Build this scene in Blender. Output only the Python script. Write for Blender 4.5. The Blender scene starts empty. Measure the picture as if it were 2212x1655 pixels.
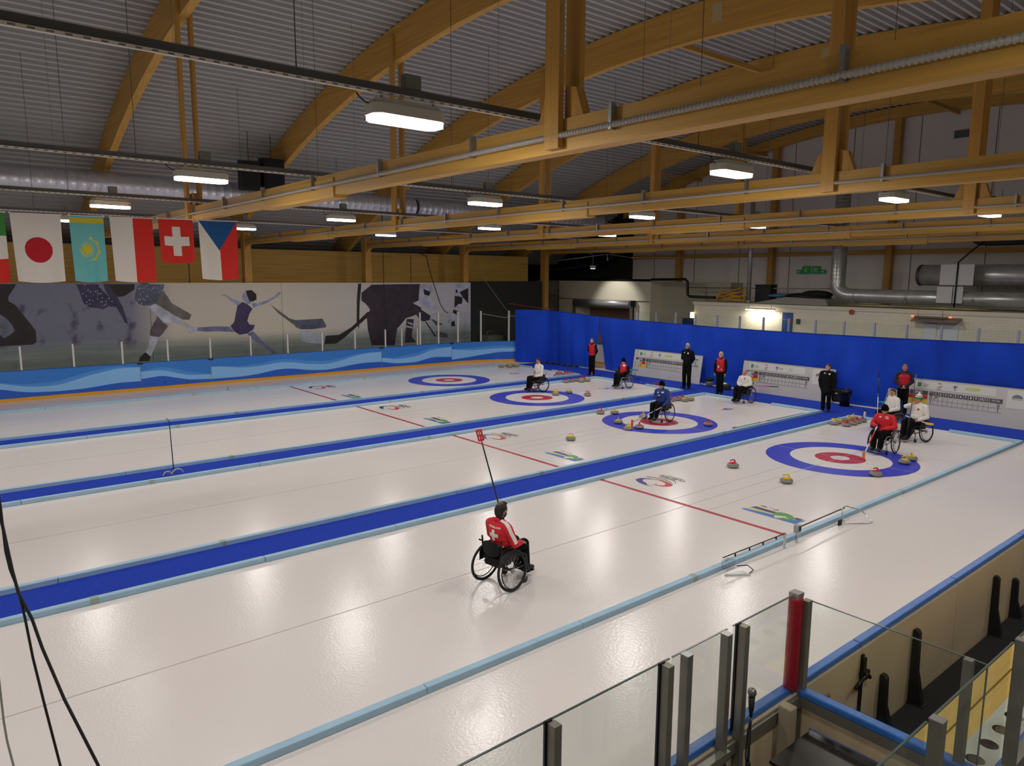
import bpy, bmesh, math, random
import numpy as np
from mathutils import Vector, Matrix, Euler
from mathutils.bvhtree import BVHTree
random.seed(7)
SC = bpy.context.scene
COL = SC.collection
PI = math.pi

# ------------------------------------------------------------ camera, world, exposure
F_PX, YAW, PITCH, ROLL = 1566.34, 0.686916, -0.145693, 0.005843
cam = bpy.data.cameras.new('camera'); camo = bpy.data.objects.new('camera', cam); COL.objects.link(camo)
fw = Vector((math.sin(YAW)*math.cos(PITCH), math.cos(YAW)*math.cos(PITCH), math.sin(PITCH)))
rt = Vector((math.cos(YAW), -math.sin(YAW), 0)); up = rt.cross(fw)
r2 = rt*math.cos(ROLL)+up*math.sin(ROLL); u2 = -rt*math.sin(ROLL)+up*math.cos(ROLL)
camo.matrix_world = Matrix(((r2.x, u2.x, -fw.x, -18.287), (r2.y, u2.y, -fw.y, -8.809), (r2.z, u2.z, -fw.z, 4.623), (0, 0, 0, 1)))
cam.sensor_fit = 'HORIZONTAL'; cam.sensor_width = 36.0; cam.lens = 36.0*F_PX/2212
cam.clip_end = 300; cam.clip_start = 0.05
SC.camera = camo
w = bpy.data.worlds.new('hall_air'); SC.world = w; w.use_nodes = True
w.node_tree.nodes['Background'].inputs[0].default_value = (0.30, 0.31, 0.36, 1)
w.node_tree.nodes['Background'].inputs[1].default_value = 0.3
SC.view_settings.view_transform = 'Standard'; SC.view_settings.look = 'None'
SC.view_settings.gamma = 1; SC.view_settings.use_curve_mapping = False
SC.view_settings.exposure = -0.15
LAMP_W = 80.0
SPILL_W = 26.0
LAMP_COL = (1.0, 0.962, 0.92)

# ------------------------------------------------------------ materials
def lin(c):
    return tuple(((v/255)/12.92 if v/255 <= 0.04045 else ((v/255+0.055)/1.055)**2.4) for v in c)
MC = {}
def mat(name, rgb, rough=0.6, metal=0.0, spec=0.5, noise=None, bump=None, emit=None, alpha=None):
    """noise=(scale(x,y,z), amount)  bump=(scale, strength)"""
    if name in MC: return MC[name]
    m = bpy.data.materials.new(name); m.use_nodes = True; MC[name] = m
    nt = m.node_tree; b = nt.nodes['Principled BSDF']; c = lin(rgb)
    b.inputs['Base Color'].default_value = (*c, 1); b.inputs['Roughness'].default_value = rough
    b.inputs['Metallic'].default_value = metal; b.inputs['Specular IOR Level'].default_value = spec
    m.diffuse_color = (*c, 1)
    if noise or bump:
        tc = nt.nodes.new('ShaderNodeTexCoord')
    if noise:
        mp = nt.nodes.new('ShaderNodeMapping'); mp.inputs['Scale'].default_value = noise[0]
        nz = nt.nodes.new('ShaderNodeTexNoise'); nz.inputs['Scale'].default_value = 1; nz.inputs['Detail'].default_value = 4
        rp = nt.nodes.new('ShaderNodeMix'); rp.data_type = 'RGBA'
        a = noise[1]; rp.inputs[6].default_value = (*[v*(1-a) for v in c], 1); rp.inputs[7].default_value = (*[min(1, v*(1+a)) for v in c], 1)
        nt.links.new(tc.outputs['Object'], mp.inputs[0]); nt.links.new(mp.outputs[0], nz.inputs[0])
        mr = nt.nodes.new('ShaderNodeMapRange'); mr.inputs[1].default_value = 0.3; mr.inputs[2].default_value = 0.7
        nt.links.new(nz.outputs[0], mr.inputs[0]); nt.links.new(mr.outputs[0], rp.inputs[0]); nt.links.new(rp.outputs[2], b.inputs['Base Color'])
    if bump:
        n2 = nt.nodes.new('ShaderNodeTexNoise'); n2.inputs['Scale'].default_value = bump[0]; n2.inputs['Detail'].default_value = 3
        bp = nt.nodes.new('ShaderNodeBump'); bp.inputs['Strength'].default_value = bump[1]; bp.inputs['Distance'].default_value = 0.01
        nt.links.new(tc.outputs['Object'], n2.inputs[0]); nt.links.new(n2.outputs[0], bp.inputs['Height']); nt.links.new(bp.outputs[0], b.inputs['Normal'])
    if emit:
        b.inputs['Emission Color'].default_value = (*lin(emit[0]), 1); b.inputs['Emission Strength'].default_value = emit[1]
    return m
def glass_mat(name, tint, gloss=0.06):
    if name in MC: return MC[name]
    m = bpy.data.materials.new(name); m.use_nodes = True; MC[name] = m; nt = m.node_tree
    nt.nodes.remove(nt.nodes['Principled BSDF']); o = nt.nodes['Material Output']
    t = nt.nodes.new('ShaderNodeBsdfTransparent'); t.inputs[0].default_value = (*tint, 1)
    g = nt.nodes.new('ShaderNodeBsdfGlossy'); g.inputs['Roughness'].default_value = 0.04
    fr = nt.nodes.new('ShaderNodeFresnel'); fr.inputs['IOR'].default_value = 1.4
    ad = nt.nodes.new('ShaderNodeMath'); ad.operation = 'MULTIPLY'; ad.inputs[1].default_value = gloss*10*.4
    mx = nt.nodes.new('ShaderNodeMixShader')
    nt.links.new(fr.outputs[0], ad.inputs[0]); nt.links.new(ad.outputs[0], mx.inputs[0])
    nt.links.new(t.outputs[0], mx.inputs[1]); nt.links.new(g.outputs[0], mx.inputs[2]); nt.links.new(mx.outputs[0], o.inputs[0])
    return m
ICE = mat('ice', (228, 221, 218), 0.19, 0, 0.30, noise=((.25, .25, .25), .03), bump=(26, .22))
WOODX = mat('glulam_along_x', (192, 148, 70), 0.55, noise=((.6, 14, 14), .16))
WOODY = mat('glulam_along_y', (194, 149, 68), 0.55, noise=((14, .5, 14), .16))
WOODZ = mat('glulam_upright', (186, 139, 62), 0.55, noise=((14, 14, .6), .16))
WOODD = mat('glulam_band', (206, 164, 78), 0.6, noise=((.4, 1, 9), .14))
DECK = mat('roof_deck', (176, 176, 174), 0.6, 0.0)
STEEL = mat('steel', (150, 150, 148), 0.4, 0.7, bump=(25, .1))
GALV = mat('galvanised', (182, 182, 178), 0.3, 0.5, noise=((3, 3, 3), .15))
DUCT = mat('duct_foil', (196, 196, 204), 0.32, 0.55, noise=((1, 5, 5), .12))
BLACK = mat('black_rubber', (18, 18, 19), 0.55)
BLACKM = mat('black_metal', (14, 14, 15), 0.35, 0.3)
WHITE = mat('white_paint', (225, 224, 220), 0.5)
CREAM = mat('board_cream', (196, 178, 146), 0.5, noise=((1.2, 1.2, 2.5), .08))
CARPET = mat('blue_carpet', (36, 62, 170), 0.9, 0, .1, noise=((40, 40, 40), .18))
FOAM = mat('pale_blue_foam', (158, 192, 214), 0.7, noise=((3, 3, 3), .06))
FOAMG = mat('stained_foam', (150, 170, 160), 0.7)
CURT = mat('blue_curtain', (26, 68, 190), 0.75, 0, .15, noise=((1.5, 1.5, .6), .12))
GLASS = glass_mat('shield_glass', (0.955, 0.975, 0.96))
CHROME = mat('chrome', (200, 202, 205), 0.15, 1.0)

# ------------------------------------------------------------ mesh building
class MB:
    def __init__(s): s.v = []; s.f = []; s.m = []; s.mats = []; s.cur = 0; s.smooth = []
        
    def use(s, m):
        if m not in s.mats: s.mats.append(m)
        s.cur = s.mats.index(m); return s
    def add(s, vs, fs, smooth=False):
        o = len(s.v); s.v += [tuple(v) for v in vs]
        for f in fs: s.f.append(tuple(i+o for i in f)); s.m.append(s.cur); s.smooth.append(smooth)
        return s
    def box(s, x0, x1, y0, y1, z0, z1):
        vs = [(x0, y0, z0), (x1, y0, z0), (x1, y1, z0), (x0, y1, z0), (x0, y0, z1), (x1, y0, z1), (x1, y1, z1), (x0, y1, z1)]
        return s.add(vs, [(0, 3, 2, 1), (4, 5, 6, 7), (0, 1, 5, 4), (1, 2, 6, 5), (2, 3, 7, 6), (3, 0, 4, 7)])
    def bbox(s, x0, x1, y0, y1, z0, z1, b):
        """box with chamfered vertical and top edges"""
        bm = bmesh.new(); bmesh.ops.create_cube(bm, size=1)
        for v in bm.verts: v.co = Vector(((x0+x1)/2+v.co.x*(x1-x0), (y0+y1)/2+v.co.y*(y1-y0), (z0+z1)/2+v.co.z*(z1-z0)))
        bmesh.ops.bevel(bm, geom=list(bm.edges), offset=b, segments=2, affect='EDGES', profile=0.5)
        s.bm(bm); return s
    def bm(s, bm, smooth=False):
        bm.verts.index_update()
        s.add([tuple(v.co) for v in bm.verts], [tuple(v.index for v in f.verts) for f in bm.faces], smooth); bm.free(); return s
    def prism(s, poly, axis, a, b):
        """poly in the two other axes (cyclic order), extruded along axis from a to b"""
        def P(p, t):
            if axis == 'x': return (t, p[0], p[1])
            if axis == 'y': return (p[0], t, p[1])
            return (p[0], p[1], t)
        n = len(poly); vs = [P(p, a) for p in poly]+[P(p, b) for p in poly]
        fs = [tuple(range(n-1, -1, -1)), tuple(range(n, 2*n))]+[(i, (i+1) % n, n+(i+1) % n, n+i) for i in range(n)]
        return s.add(vs, fs)
    def tube(s, pts, r, n=8, closed=False, caps=True):
        pts = [Vector(p) for p in pts]; N = len(pts); rr = r if isinstance(r, (list, tuple)) else [r]*N
        vs = []; prev = None
        for i, p in enumerate(pts):
            if closed: d = pts[(i+1) % N]-pts[i-1]
            else: d = pts[min(i+1, N-1)]-pts[max(i-1, 0)]
            d.normalize()
            if prev is None:
                a = Vector((0, 0, 1)) if abs(d.z) < .9 else Vector((1, 0, 0)); x = d.cross(a).normalized()
            else: x = (prev-d*prev.dot(d)).normalized()
            prev = x; y = d.cross(x)
            for k in range(n):
                t = 2*PI*k/n; vs.append(p+(x*math.cos(t)+y*math.sin(t))*rr[i])
        fs = []; M = N if closed else N-1
        for i in range(M):
            j = (i+1) % N
            for k in range(n): fs.append((i*n+k, i*n+(k+1) % n, j*n+(k+1) % n, j*n+k))
        s.add(vs, fs, True)
        if caps and not closed:
            o = len(s.v)-len(vs)
            s.f += [tuple(o+k for k in range(n-1, -1, -1)), tuple(o+(N-1)*n+k for k in range(n))]; s.m += [s.cur]*2; s.smooth += [False]*2
        return s
    def lathe(s, prof, c=(0, 0, 0), n=20, axis='z', smooth=True):
        vs = []; fs = []
        for (r, h) in prof:
            for k in range(n):
                t = 2*PI*k/n; a, b = r*math.cos(t), r*math.sin(t)
                vs.append((c[0]+a, c[1]+b, c[2]+h) if axis == 'z' else ((c[0]+h, c[1]+a, c[2]+b) if axis == 'x' else (c[0]+a, c[1]+h, c[2]+b)))
        for i in range(len(prof)-1):
            for k in range(n): fs.append((i*n+k, i*n+(k+1) % n, (i+1)*n+(k+1) % n, (i+1)*n+k))
        s.add(vs, fs, smooth)
        o = len(s.v)-len(vs)
        s.f += [tuple(o+k for k in range(n-1, -1, -1)), tuple(o+(len(prof)-1)*n+k for k in range(n))]; s.m += [s.cur]*2; s.smooth += [False]*2
        return s
    def cone(s, p0, r0, p1, r1, n=10, rings=3):
        """tapered capsule"""
        p0 = Vector(p0); p1 = Vector(p1); d = p1-p0
        if d.length < 1e-6: d = Vector((0, 0, 1e-4))
        d.normalize(); pts = []; rr = []
        for i in range(rings+1):
            t = (PI/2)*(1-i/rings); pts.append(p0-d*r0*math.sin(t)); rr.append(max(r0*math.cos(t), 1e-4))
        for i in range(rings+1):
            t = (PI/2)*(i/rings); pts.append(p1+d*r1*math.sin(t)); rr.append(max(r1*math.cos(t), 1e-4))
        a = Vector((0, 0, 1)) if abs(d.z) < .9 else Vector((1, 0, 0)); x = d.cross(a).normalized(); y = d.cross(x); vs = []
        for p, r in zip(pts, rr):
            for k in range(n):
                t = 2*PI*k/n; vs.append(p+(x*math.cos(t)+y*math.sin(t))*r)
        N = len(pts); fs = [(i*n+k, i*n+(k+1) % n, (i+1)*n+(k+1) % n, (i+1)*n+k) for i in range(N-1) for k in range(n)]
        fs += [tuple(range(n-1, -1, -1)), tuple((N-1)*n+k for k in range(n))]
        return s.add(vs, fs, True)
    def ell(s, c, r, nu=14, nv=9, cond=None):
        vs = []; fs = []
        for j in range(nv+1):
            ph = -PI/2+PI*j/nv
            for i in range(nu):
                t = 2*PI*i/nu; vs.append((c[0]+r[0]*math.cos(ph)*math.cos(t), c[1]+r[1]*math.cos(ph)*math.sin(t), c[2]+r[2]*math.sin(ph)))
        for j in range(nv):
            for i in range(nu):
                f = (j*nu+i, j*nu+(i+1) % nu, (j+1)*nu+(i+1) % nu, (j+1)*nu+i)
                if cond:
                    m = sum((Vector(vs[q]) for q in f), Vector())/4-Vector(c)
                    if not cond(m): continue
                fs.append(f)
        return s.add(vs, fs, True)
    def xf(s, M, start=0):
        s.v[start:] = [tuple(M @ Vector(v)) for v in s.v[start:]]; return s
    def build(s, name, m=None, parent=None, loc=None, kind=None):
        me = bpy.data.meshes.new(name); me.from_pydata(s.v, [], s.f)
        for q in (s.mats or ([m] if m else [])): me.materials.append(q)
        if s.mats: me.polygons.foreach_set('material_index', s.m)
        me.polygons.foreach_set('use_smooth', s.smooth); me.update()
        o = bpy.data.objects.new(name, me); COL.objects.link(o)
        if parent: o.parent = parent
        if loc is not None: o.location = loc
        if kind: o['kind'] = kind
        return o
def tag(o, label, cat, group=None, kind=None):
    if label: o['label'] = label
    if cat: o['category'] = cat
    if group: o['group'] = group
    if kind: o['kind'] = kind
    return o
def empty(name, loc=(0, 0, 0), rz=0, label=None, cat=None, group=None, kind=None):
    o = bpy.data.objects.new(name, None); COL.objects.link(o); o.location = loc; o.rotation_euler = (0, 0, rz)
    o.empty_display_size = .1
    tag(o, label, cat, group, kind); return o
def copy_tree(o, parent=None):
    c = o.copy(); COL.objects.link(c)
    if parent: c.parent = parent
    for ch in list(o.children): copy_tree(ch, c)
    return c
def struct(o):
    o['kind'] = 'structure'; return o
def text(body, size, m, parent, loc, rot=(0, 0, 0), name='lettering', sx=1.0, align='CENTER', bold=0.0):
    cu = bpy.data.curves.new('t', 'FONT'); cu.body = body; cu.size = size; cu.align_x = align; cu.align_y = 'CENTER'; cu.offset = bold; cu.resolution_u = 2
    t = bpy.data.objects.new('t', cu); COL.objects.link(t)
    dg = bpy.context.evaluated_depsgraph_get(); me = bpy.data.meshes.new_from_object(t.evaluated_get(dg))
    bpy.data.objects.remove(t); bpy.data.curves.remove(cu)
    me.materials.clear(); me.materials.append(m); me.name = name
    o = bpy.data.objects.new(name, me); COL.objects.link(o); o.parent = parent; o.location = loc; o.rotation_euler = rot; o.scale = (sx, 1, 1)
    return o
def poly(pts, z=0.0):
    """a filled, possibly concave flat polygon, triangulated"""
    bm = bmesh.new(); vs = [bm.verts.new((p[0], p[1], z)) for p in pts]; bm.faces.new(vs)
    bmesh.ops.triangulate(bm, faces=bm.faces[:]); return bm

# ------------------------------------------------------------ arch geometry
YC, ZC0, RA = 5.4, -31.8, 43.0
def arc(Y, r): return ZC0+math.sqrt(r*r-(Y-YC)**2)
TRX = [-18.6, -12.6, -6.63, -0.66, 5.31, 11.28]
POSTY = [-2.75, 10.9]

# ================================================================ THE HALL
b = MB(); b.box(-44, 10.0, -5.75, 22.95, -.2, 0); struct(b.build('floor', ICE))
b = MB(); b.box(-46, 20, -16, 31, -.5, -.21); struct(b.build('floor_slab', mat('concrete', (120, 116, 110), .8, noise=((1, 1, 1), .12))))
b = MB(); b.box(10.06, 16.5, -16, 31, -.2, .0); struct(b.build('floor_hall_end', mat('concrete', (120, 116, 110))))
# corrugated roof deck
pts = []; RD = RA+1.0; t0, t1 = math.asin((-16.5-YC)/RD), math.asin((29.5-YC)/RD); step = .31/RD; t = t0
while t < t1:
    for fr, d in ((0, 0), (.34, 0), (.44, .15), (.90, .15)):
        a = t+fr*step; r = RD+d; pts.append((YC+r*math.sin(a), ZC0+r*math.cos(a)))
    t += step
vs = []; fs = []
for x in (-46, 16.75):
    vs += [(x, p[0], p[1]) for p in pts]
n = len(pts); fs = [(i, i+1, n+i+1, n+i) for i in range(n-1)]
struct(MB().add(vs, fs).build('ceiling', DECK))
# gable wall: panels, posts, rails
gab = MB()
gy = [-16.4+i*.5 for i in range(79)]
poly_g = [(gy[0], 0)]+[(y, arc(y, RD+.1)) for y in gy if y <= 22.5]; poly_g.append((gy[77] if gy[77] <= 22.5 else 22.5, 0))
gab.prism(poly_g, 'x', 16.62, 16.7)
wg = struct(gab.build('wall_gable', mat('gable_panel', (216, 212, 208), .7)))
for i in range(13):
    y0 = -15.2+i*2.95
    MB().prism([(y0-.012, 0), (y0+.012, 0), (y0+.012, arc(y0, RD)-.5), (y0-.012, arc(y0, RD)-.5)], 'x', 16.6, 16.63).build('panel_joint', mat('joint_grey', (96, 92, 92), .8), wg)
for i in range(7):
    y0 = -11.5+i*5.93
    if y0 < 22: MB().box(16.2, 16.5, y0-.14, y0+.14, 0, arc(y0, RA+.55)).build('gable_post', WOODZ, wg)
for z0 in (5.72, 9.3):
    MB().box(16.5, 16.6, -16, 22.3, z0, z0+.2).build('gable_rail', WOODY, wg)
ga = [(-16, arc(-16, RA+.5))]; n = 60
lo = [(-16+38.4*i/n, arc(-16+38.4*i/n, RA+.5)) for i in range(n+1)]; hi = [(p[0], arc(p[0], RA+.98)) for p in reversed(lo)]
MB().prism(lo+hi, 'x', 16.15, 16.5).build('gable_arch', WOODY, wg)
MB().box(16.55, 16.61, 3.2, 4.1, 10.55, 10.85).build('vent_grille', mat('vent_grey', (92, 90, 96), .6), wg)
struct(MB().box(16.5, 16.6, 21.9, 30, 0, 9).build('wall_dark_corner', mat('panel_shade_tone', (40, 38, 38), .8)))  # near-black colour paints in the corner's darkness, here and on the far wall
struct(MB().box(-46, 17, 29.4, 29.5, 0, 8).build('wall_far', mat('panel_shade_tone', (40, 38, 38))))
struct(MB().box(-46, 17, -16.6, -16.5, 0, 9).build('wall_near', mat('gable_panel', (216, 212, 208))))
struct(MB().box(-46.1, -46, -16.5, 29.5, 0, 12.5).build('wall_back', mat('gable_panel', (216, 212, 208))))
# glulam band behind the far columns
band = struct(MB().box(-46, 11.5, 26.0, 26.16, 3.2, 5.85).build('trim_far_band', WOODD))
for x in (-20, -8.6, 3.0):
    MB().box(x-.02, x+.02, 25.99, 26.0, 3.4, 5.8).build('band_joint', mat('band_joint', (110, 78, 30), .7), band)
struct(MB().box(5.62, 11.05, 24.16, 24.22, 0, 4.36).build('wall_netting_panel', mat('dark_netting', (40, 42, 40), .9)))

# ---------------------------------------------------------------- trusses
def truss(X, which):
    t = empty('roof_truss', (X, YC, 0), 0, 'glued timber bowstring roof truss, '+which, 'roof truss', 'roof trusses')
    P = lambda y: y-YC
    n = 70; ys = [-16.3+44.0*i/n for i in range(n+1)]
    lo = [(P(y), arc(y, RA)) for y in ys]; hi = [(P(y), arc(y, RA+.98)) for y in reversed(ys)]
    b = MB(); vs = [(-.11, *p) for p in lo+hi]+[(.11, *p) for p in lo+hi]; N = n+1; T = 2*N; fs = []
    for i in range(n):
        j, k = T-1-i, T-2-i
        fs += [(i, j, k, i+1), (T+i, T+i+1, T+k, T+j), (i, i+1, T+i+1, T+i), (j, T+j, T+k, k)]
    b.add(vs, fs); b.build('arch', WOODY, t)
    MB().box(-.10, .10, P(-14), P(24.35), 5.97, 6.31).build('bottom_chord', WOODY, t)
    for y in POSTY:
        zt = arc(y, RA)+.75
        for sx in (-1, 1):
            MB().box(min(sx*.115, sx*.19), max(sx*.115, sx*.19), P(y)-.11, P(y)+.11, 6.0, zt).build('hanger_post', WOODZ, t)
        for sy in (-1, 1):
            MB().prism([(P(y)+sy*.11, 6.31), (P(y)+sy*.36, 6.31), (P(y)+sy*.24, 6.62), (P(y)+sy*.11, 6.66)][::sy], 'x', -.06, .06).build('gusset', WOODZ, t)
    
    for y in (4.3, 17.2):
        MB().box(-.13, .13, P(y)-1.6, P(y)+1.6, 5.92, 6.24).build('splice_plate', WOODY, t)
    for (xx, y, z) in ((-.66, 3.86, 11.76), (5.31, 3.91, 11.78)):
        if abs(X-xx) < .1:
            b = MB(); b.box(-.125, -.11, P(y)-.16, P(y)+.16, z-.24, z+.24)
            for dy in (-.1, .1):
                for dz in (-.17, 0, .17): b.box(-.135, -.12, P(y)+dy-.015, P(y)+dy+.015, z+dz-.015, z+dz+.015)
            b.build('connector_plate', mat('plate_pale', (190, 170, 120), .5), t)
    # column with curved knee
    for yc, s in ((24.2, -1), (-13.6, 1)):
        MB().box(-.16, .16, P(yc)-.2, P(yc)+.2, 0, 6.5).build('column', WOODZ, t)
        k = [(P(yc)+s*.2, 5.97), (P(yc)+s*.55, 5.97)]+[(P(yc)+s*(.55-.35*math.sin(a)), 5.97-.35*(1-math.cos(a))) for a in (.4, .8, 1.2, PI/2)]
        MB().prism(k, 'x', -.1, .1).build('knee', WOODZ, t)
    # ribbed pipe on brackets along the near face
    pr = []
    z = 6.13
    for i in range(2): pass
    MB().tube([(-.16, P(-13.6), z), (-.16, P(23.8), z)], .028, 8).build('service_pipe', mat('pipe_pvc', (172, 168, 160), .5, .1), t)
    y = -13
    while y < 23.5:
        MB().box(-.18, -.105, P(y)-.02, P(y)+.02, z-.045, z+.22).build('pipe_clip', STEEL, t)
        y += 2.35
    return t
for X, wh in zip(TRX, ('directly over the stand, first of six', 'nearest and largest in view, passing above the flags', 'second from the viewer, behind the brightest lamp', 'third from the viewer', 'fourth from the viewer', 'last before the gable wall')):
    tr = truss(X, wh)
# coil of ribs on the nearest pipe
    if X == -12.6:
        b = MB(); 
        for i in range(300):
            yy = -9.5+i*.042
            b.lathe([(.029, -.010), (.036, 0), (.029, .010)], (-.16, yy-YC, 6.13), 8, 'y')
        b.build('pipe_rib', mat('pipe_pvc', (172, 168, 160)), tr, kind='stuff')
# ---------------------------------------------------------------- lamps on cable trays
ROWS = [(-2.15, [-26.2, -20.3, -14.25, -8.55, -3.0, 2.3, 8.0]), (4.05, [-26.2, -20.4, -14.43, -8.52, -3.37, 1.9, 7.4]),
        (10.5, [-26.4, -20.5, -14.57, -8.74, -3.45, 2.15, 6.92]), (16.5, [-26.4, -20.5, -14.61, -9.41, -3.91, 1.3, 6.45]), (-8.6, [-26.2, -20.3, -14.3, -8.5, -3.0])]  # last row is unseen, added over the stand to light the near boards
ORD = ['nearest', 'second', 'third', 'farthest', 'added unseen stand']
BAY = ['far behind the flags', 'left of the flags', 'just left of the nearest truss', 'between the nearest and second truss', 'between the second and third truss', 'between the third and fourth truss', 'between the fourth and last truss']
def lamp_proto():
    t = empty('hall_lamp', (0, 0, 0), 0)
    b = MB(); L, W = .42, .15
    out = [(-L, -W*.55), (-L+.07, -W), (L-.07, -W), (L, -W*.55), (L, W*.55), (L-.07, W), (-L+.07, W), (-L, W*.55)]
    b.prism(out, 'z', 0.0, .10); b.prism([(p[0]*.9, p[1]*.8) for p in out], 'z', .10, .15); b.build('housing', mat('lamp_housing', (196, 194, 182), .5), t)
    b = MB(); b.prism([(p[0]*.97, p[1]*.95) for p in out], 'z', -.05, 0.002)
    b.build('diffuser', mat('lamp_diffuser', (255, 250, 240), .4, emit=((255, 246, 228), 9.0)), t)
    b = MB()
    for x in (-.3, .3): b.box(x-.012, x+.012, -.06, -.045, .12, .185); b.box(x-.012, x+.012, .045, .06, .12, .185)
    b.build('bracket', STEEL, t)
    MB().tube([(-.4, 0, .1), (-.46, 0, .11), (-.52, 0, .15), (-.55, 0, .185)], .008, 6).build('power_lead', BLACK, t)
    li = bpy.data.lights.new('lamp_light', 'AREA'); li.shape = 'RECTANGLE'; li.size = .78; li.size_y = .26; li.energy = LAMP_W; li.color = LAMP_COL; li.spread = PI
    lo = bpy.data.objects.new('light', li); COL.objects.link(lo); lo.parent = t; lo.location = (0, 0, -.06)
    l2 = bpy.data.lights.new('lamp_spill', 'POINT'); l2.energy = SPILL_W; l2.color = LAMP_COL; l2.shadow_soft_size = .12
    lo = bpy.data.objects.new('light', l2); COL.objects.link(lo); lo.parent = t; lo.location = (0, 0, -.16)
    return t
lp = lamp_proto(); firstlamp = True
for j, (y, xs) in enumerate(ROWS):
    for k, x in enumerate(xs):
        o = lp if firstlamp else copy_tree(lp); firstlamp = False
        o.location = (x, y, 6.2)
        tag(o, 'lit white hall lamp in the %s row, %s' % (ORD[j], BAY[k]), 'lamp', 'hall lamps')
    if j > 3: continue
    t = empty('cable_tray', (-6, y, 6.42), 0, 'grey perforated steel cable tray carrying the %s row of lamps' % ORD[j], 'cable tray', 'cable trays')
    MB().box(-30, 22, -.055, .055, 0, .075).build('channel', mat('tray_grey', (98, 96, 94), .5, .5), t)
    b = MB(); 
    for i in range(2): pass
    b.box(-30, 22, -.075, -.055, -.03, .0); b.build('flange', mat('tray_flange', (232, 228, 218), .5), t)
    b = MB(); x = -20.0
    while x < 10: b.box(x, x+.05, -.0765, -.075, -.022, -.008); x += .12
    b.build('perforation', mat('tray_hole', (130, 126, 120), .8), t, kind='stuff')
    for x in xs: MB().box(x+6-.02, x+6+.16, -.05, .05, .08, .22).build('driver_box', mat('driver_box', (110, 112, 104), .6), t)
    for x in (-9.4, -3.4, 2.5, 8.4, 14.4):
        MB().tube([(x, 0, .07), (x, 0, arc(y, RD)-6.42)], .0055, 5).build('hanger_wire', mat('wire_dark', (70, 70, 72), .5, .3), t)

# thin droppers and roof ties
for i, (x, y) in enumerate(((-13.6, 8.2), (-10.2, 9.4), (-7.9, 11.2), (-4.6, 6.1), (-15.2, 13.5), (-2.2, 9), (2.7, 8), (-9, 3), (-5, 2))):
    tag(MB().tube([(x, y, 7.0), (x, y, arc(y, RD))], .004, 5).build('dropper_cable', mat('dropper', (110, 110, 112), .6)), 'thin dark steel dropper cable hanging from the roof deck', 'cable', 'dropper cables')
for i, (x0, y) in enumerate(((-6.5, -.4), (-.55, 6.0), (5.4, 9.5), (11.4, 4.0), (11.4, 13.0), (11.4, 17.0))):
    tag(MB().box(x0, x0+(5.9 if x0 < 11 else 5.2), y-.06, y+.06, arc(y, RA)+.35, arc(y, RA)+.5).build('roof_purlin', WOODX), 'slim timber purlin '+['bridging the second and third arch','bridging the third and fourth arch','bridging the fourth and fifth arch','running to the gable wall above its middle post','running to the gable wall beside the steel flue','running to the gable wall nearest the dark corner'][i], 'purlin', 'purlins')

# ---------------------------------------------------------------- air ducts, loudspeakers
t = empty('air_duct', (-5, 20.4, 7.75), 0, 'long silvery round air duct under the far side of the roof', 'air duct')
segs = [(-18, -6.4), (-6.2, -.3), (-.1, 6.0), (6.2, 12)]
for x0, x1 in segs:
    b = MB(); pr = []; n = int((x1-x0)/.30)
    for i in range(n+1):
        h = x0+(x1-x0)*i/n; pr += [(.40, h-.02), (.412, h), (.40, h+.02)]
    b.lathe(pr, (5, 0, 0), 24, 'x'); b.build('duct_section', DUCT, t)
for x in (-6.3, -.2, 6.1): MB().lathe([(.33, x-.12), (.33, x+.12)], (5, 0, 0), 20, 'x').build('duct_coupling', mat('duct_dark', (60, 58, 58), .6, .3), t)
for x in (-16, -10, -4, 2, 8): MB().tube([(x+5, .02, .36), (x+5, .02, 2.1)], .012, 5).build('duct_hanger', STEEL, t)
for i, (x, s) in enumerate(((-8.12, .78), (-7.25, .95))):
    t = empty('loudspeaker', (x, 19.3, 7.75), math.radians(-18+14*i), 'black hanging loudspeaker box, %s of the pair beside the duct' % ('left' if i == 0 else 'right'), 'loudspeaker', 'hanging loudspeakers')
    MB().prism([(-.34, 0), (.34, .1), (.36, s+.35), (-.36, s+.3)], 'x', -.39, .39).build('cabinet', mat('speaker_black', (8, 8, 9), .6), t)
    MB().box(-.32, .32, -.40, -.35, .14, s+.22).build('grille', mat('speaker_grille', (14, 14, 15), .8), t)
    MB().tube([(0, 0, s+.3), (0, 0, arc(19.3, RD)-7.75)], .012, 5).build('suspension_cable', BLACKM, t)

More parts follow.
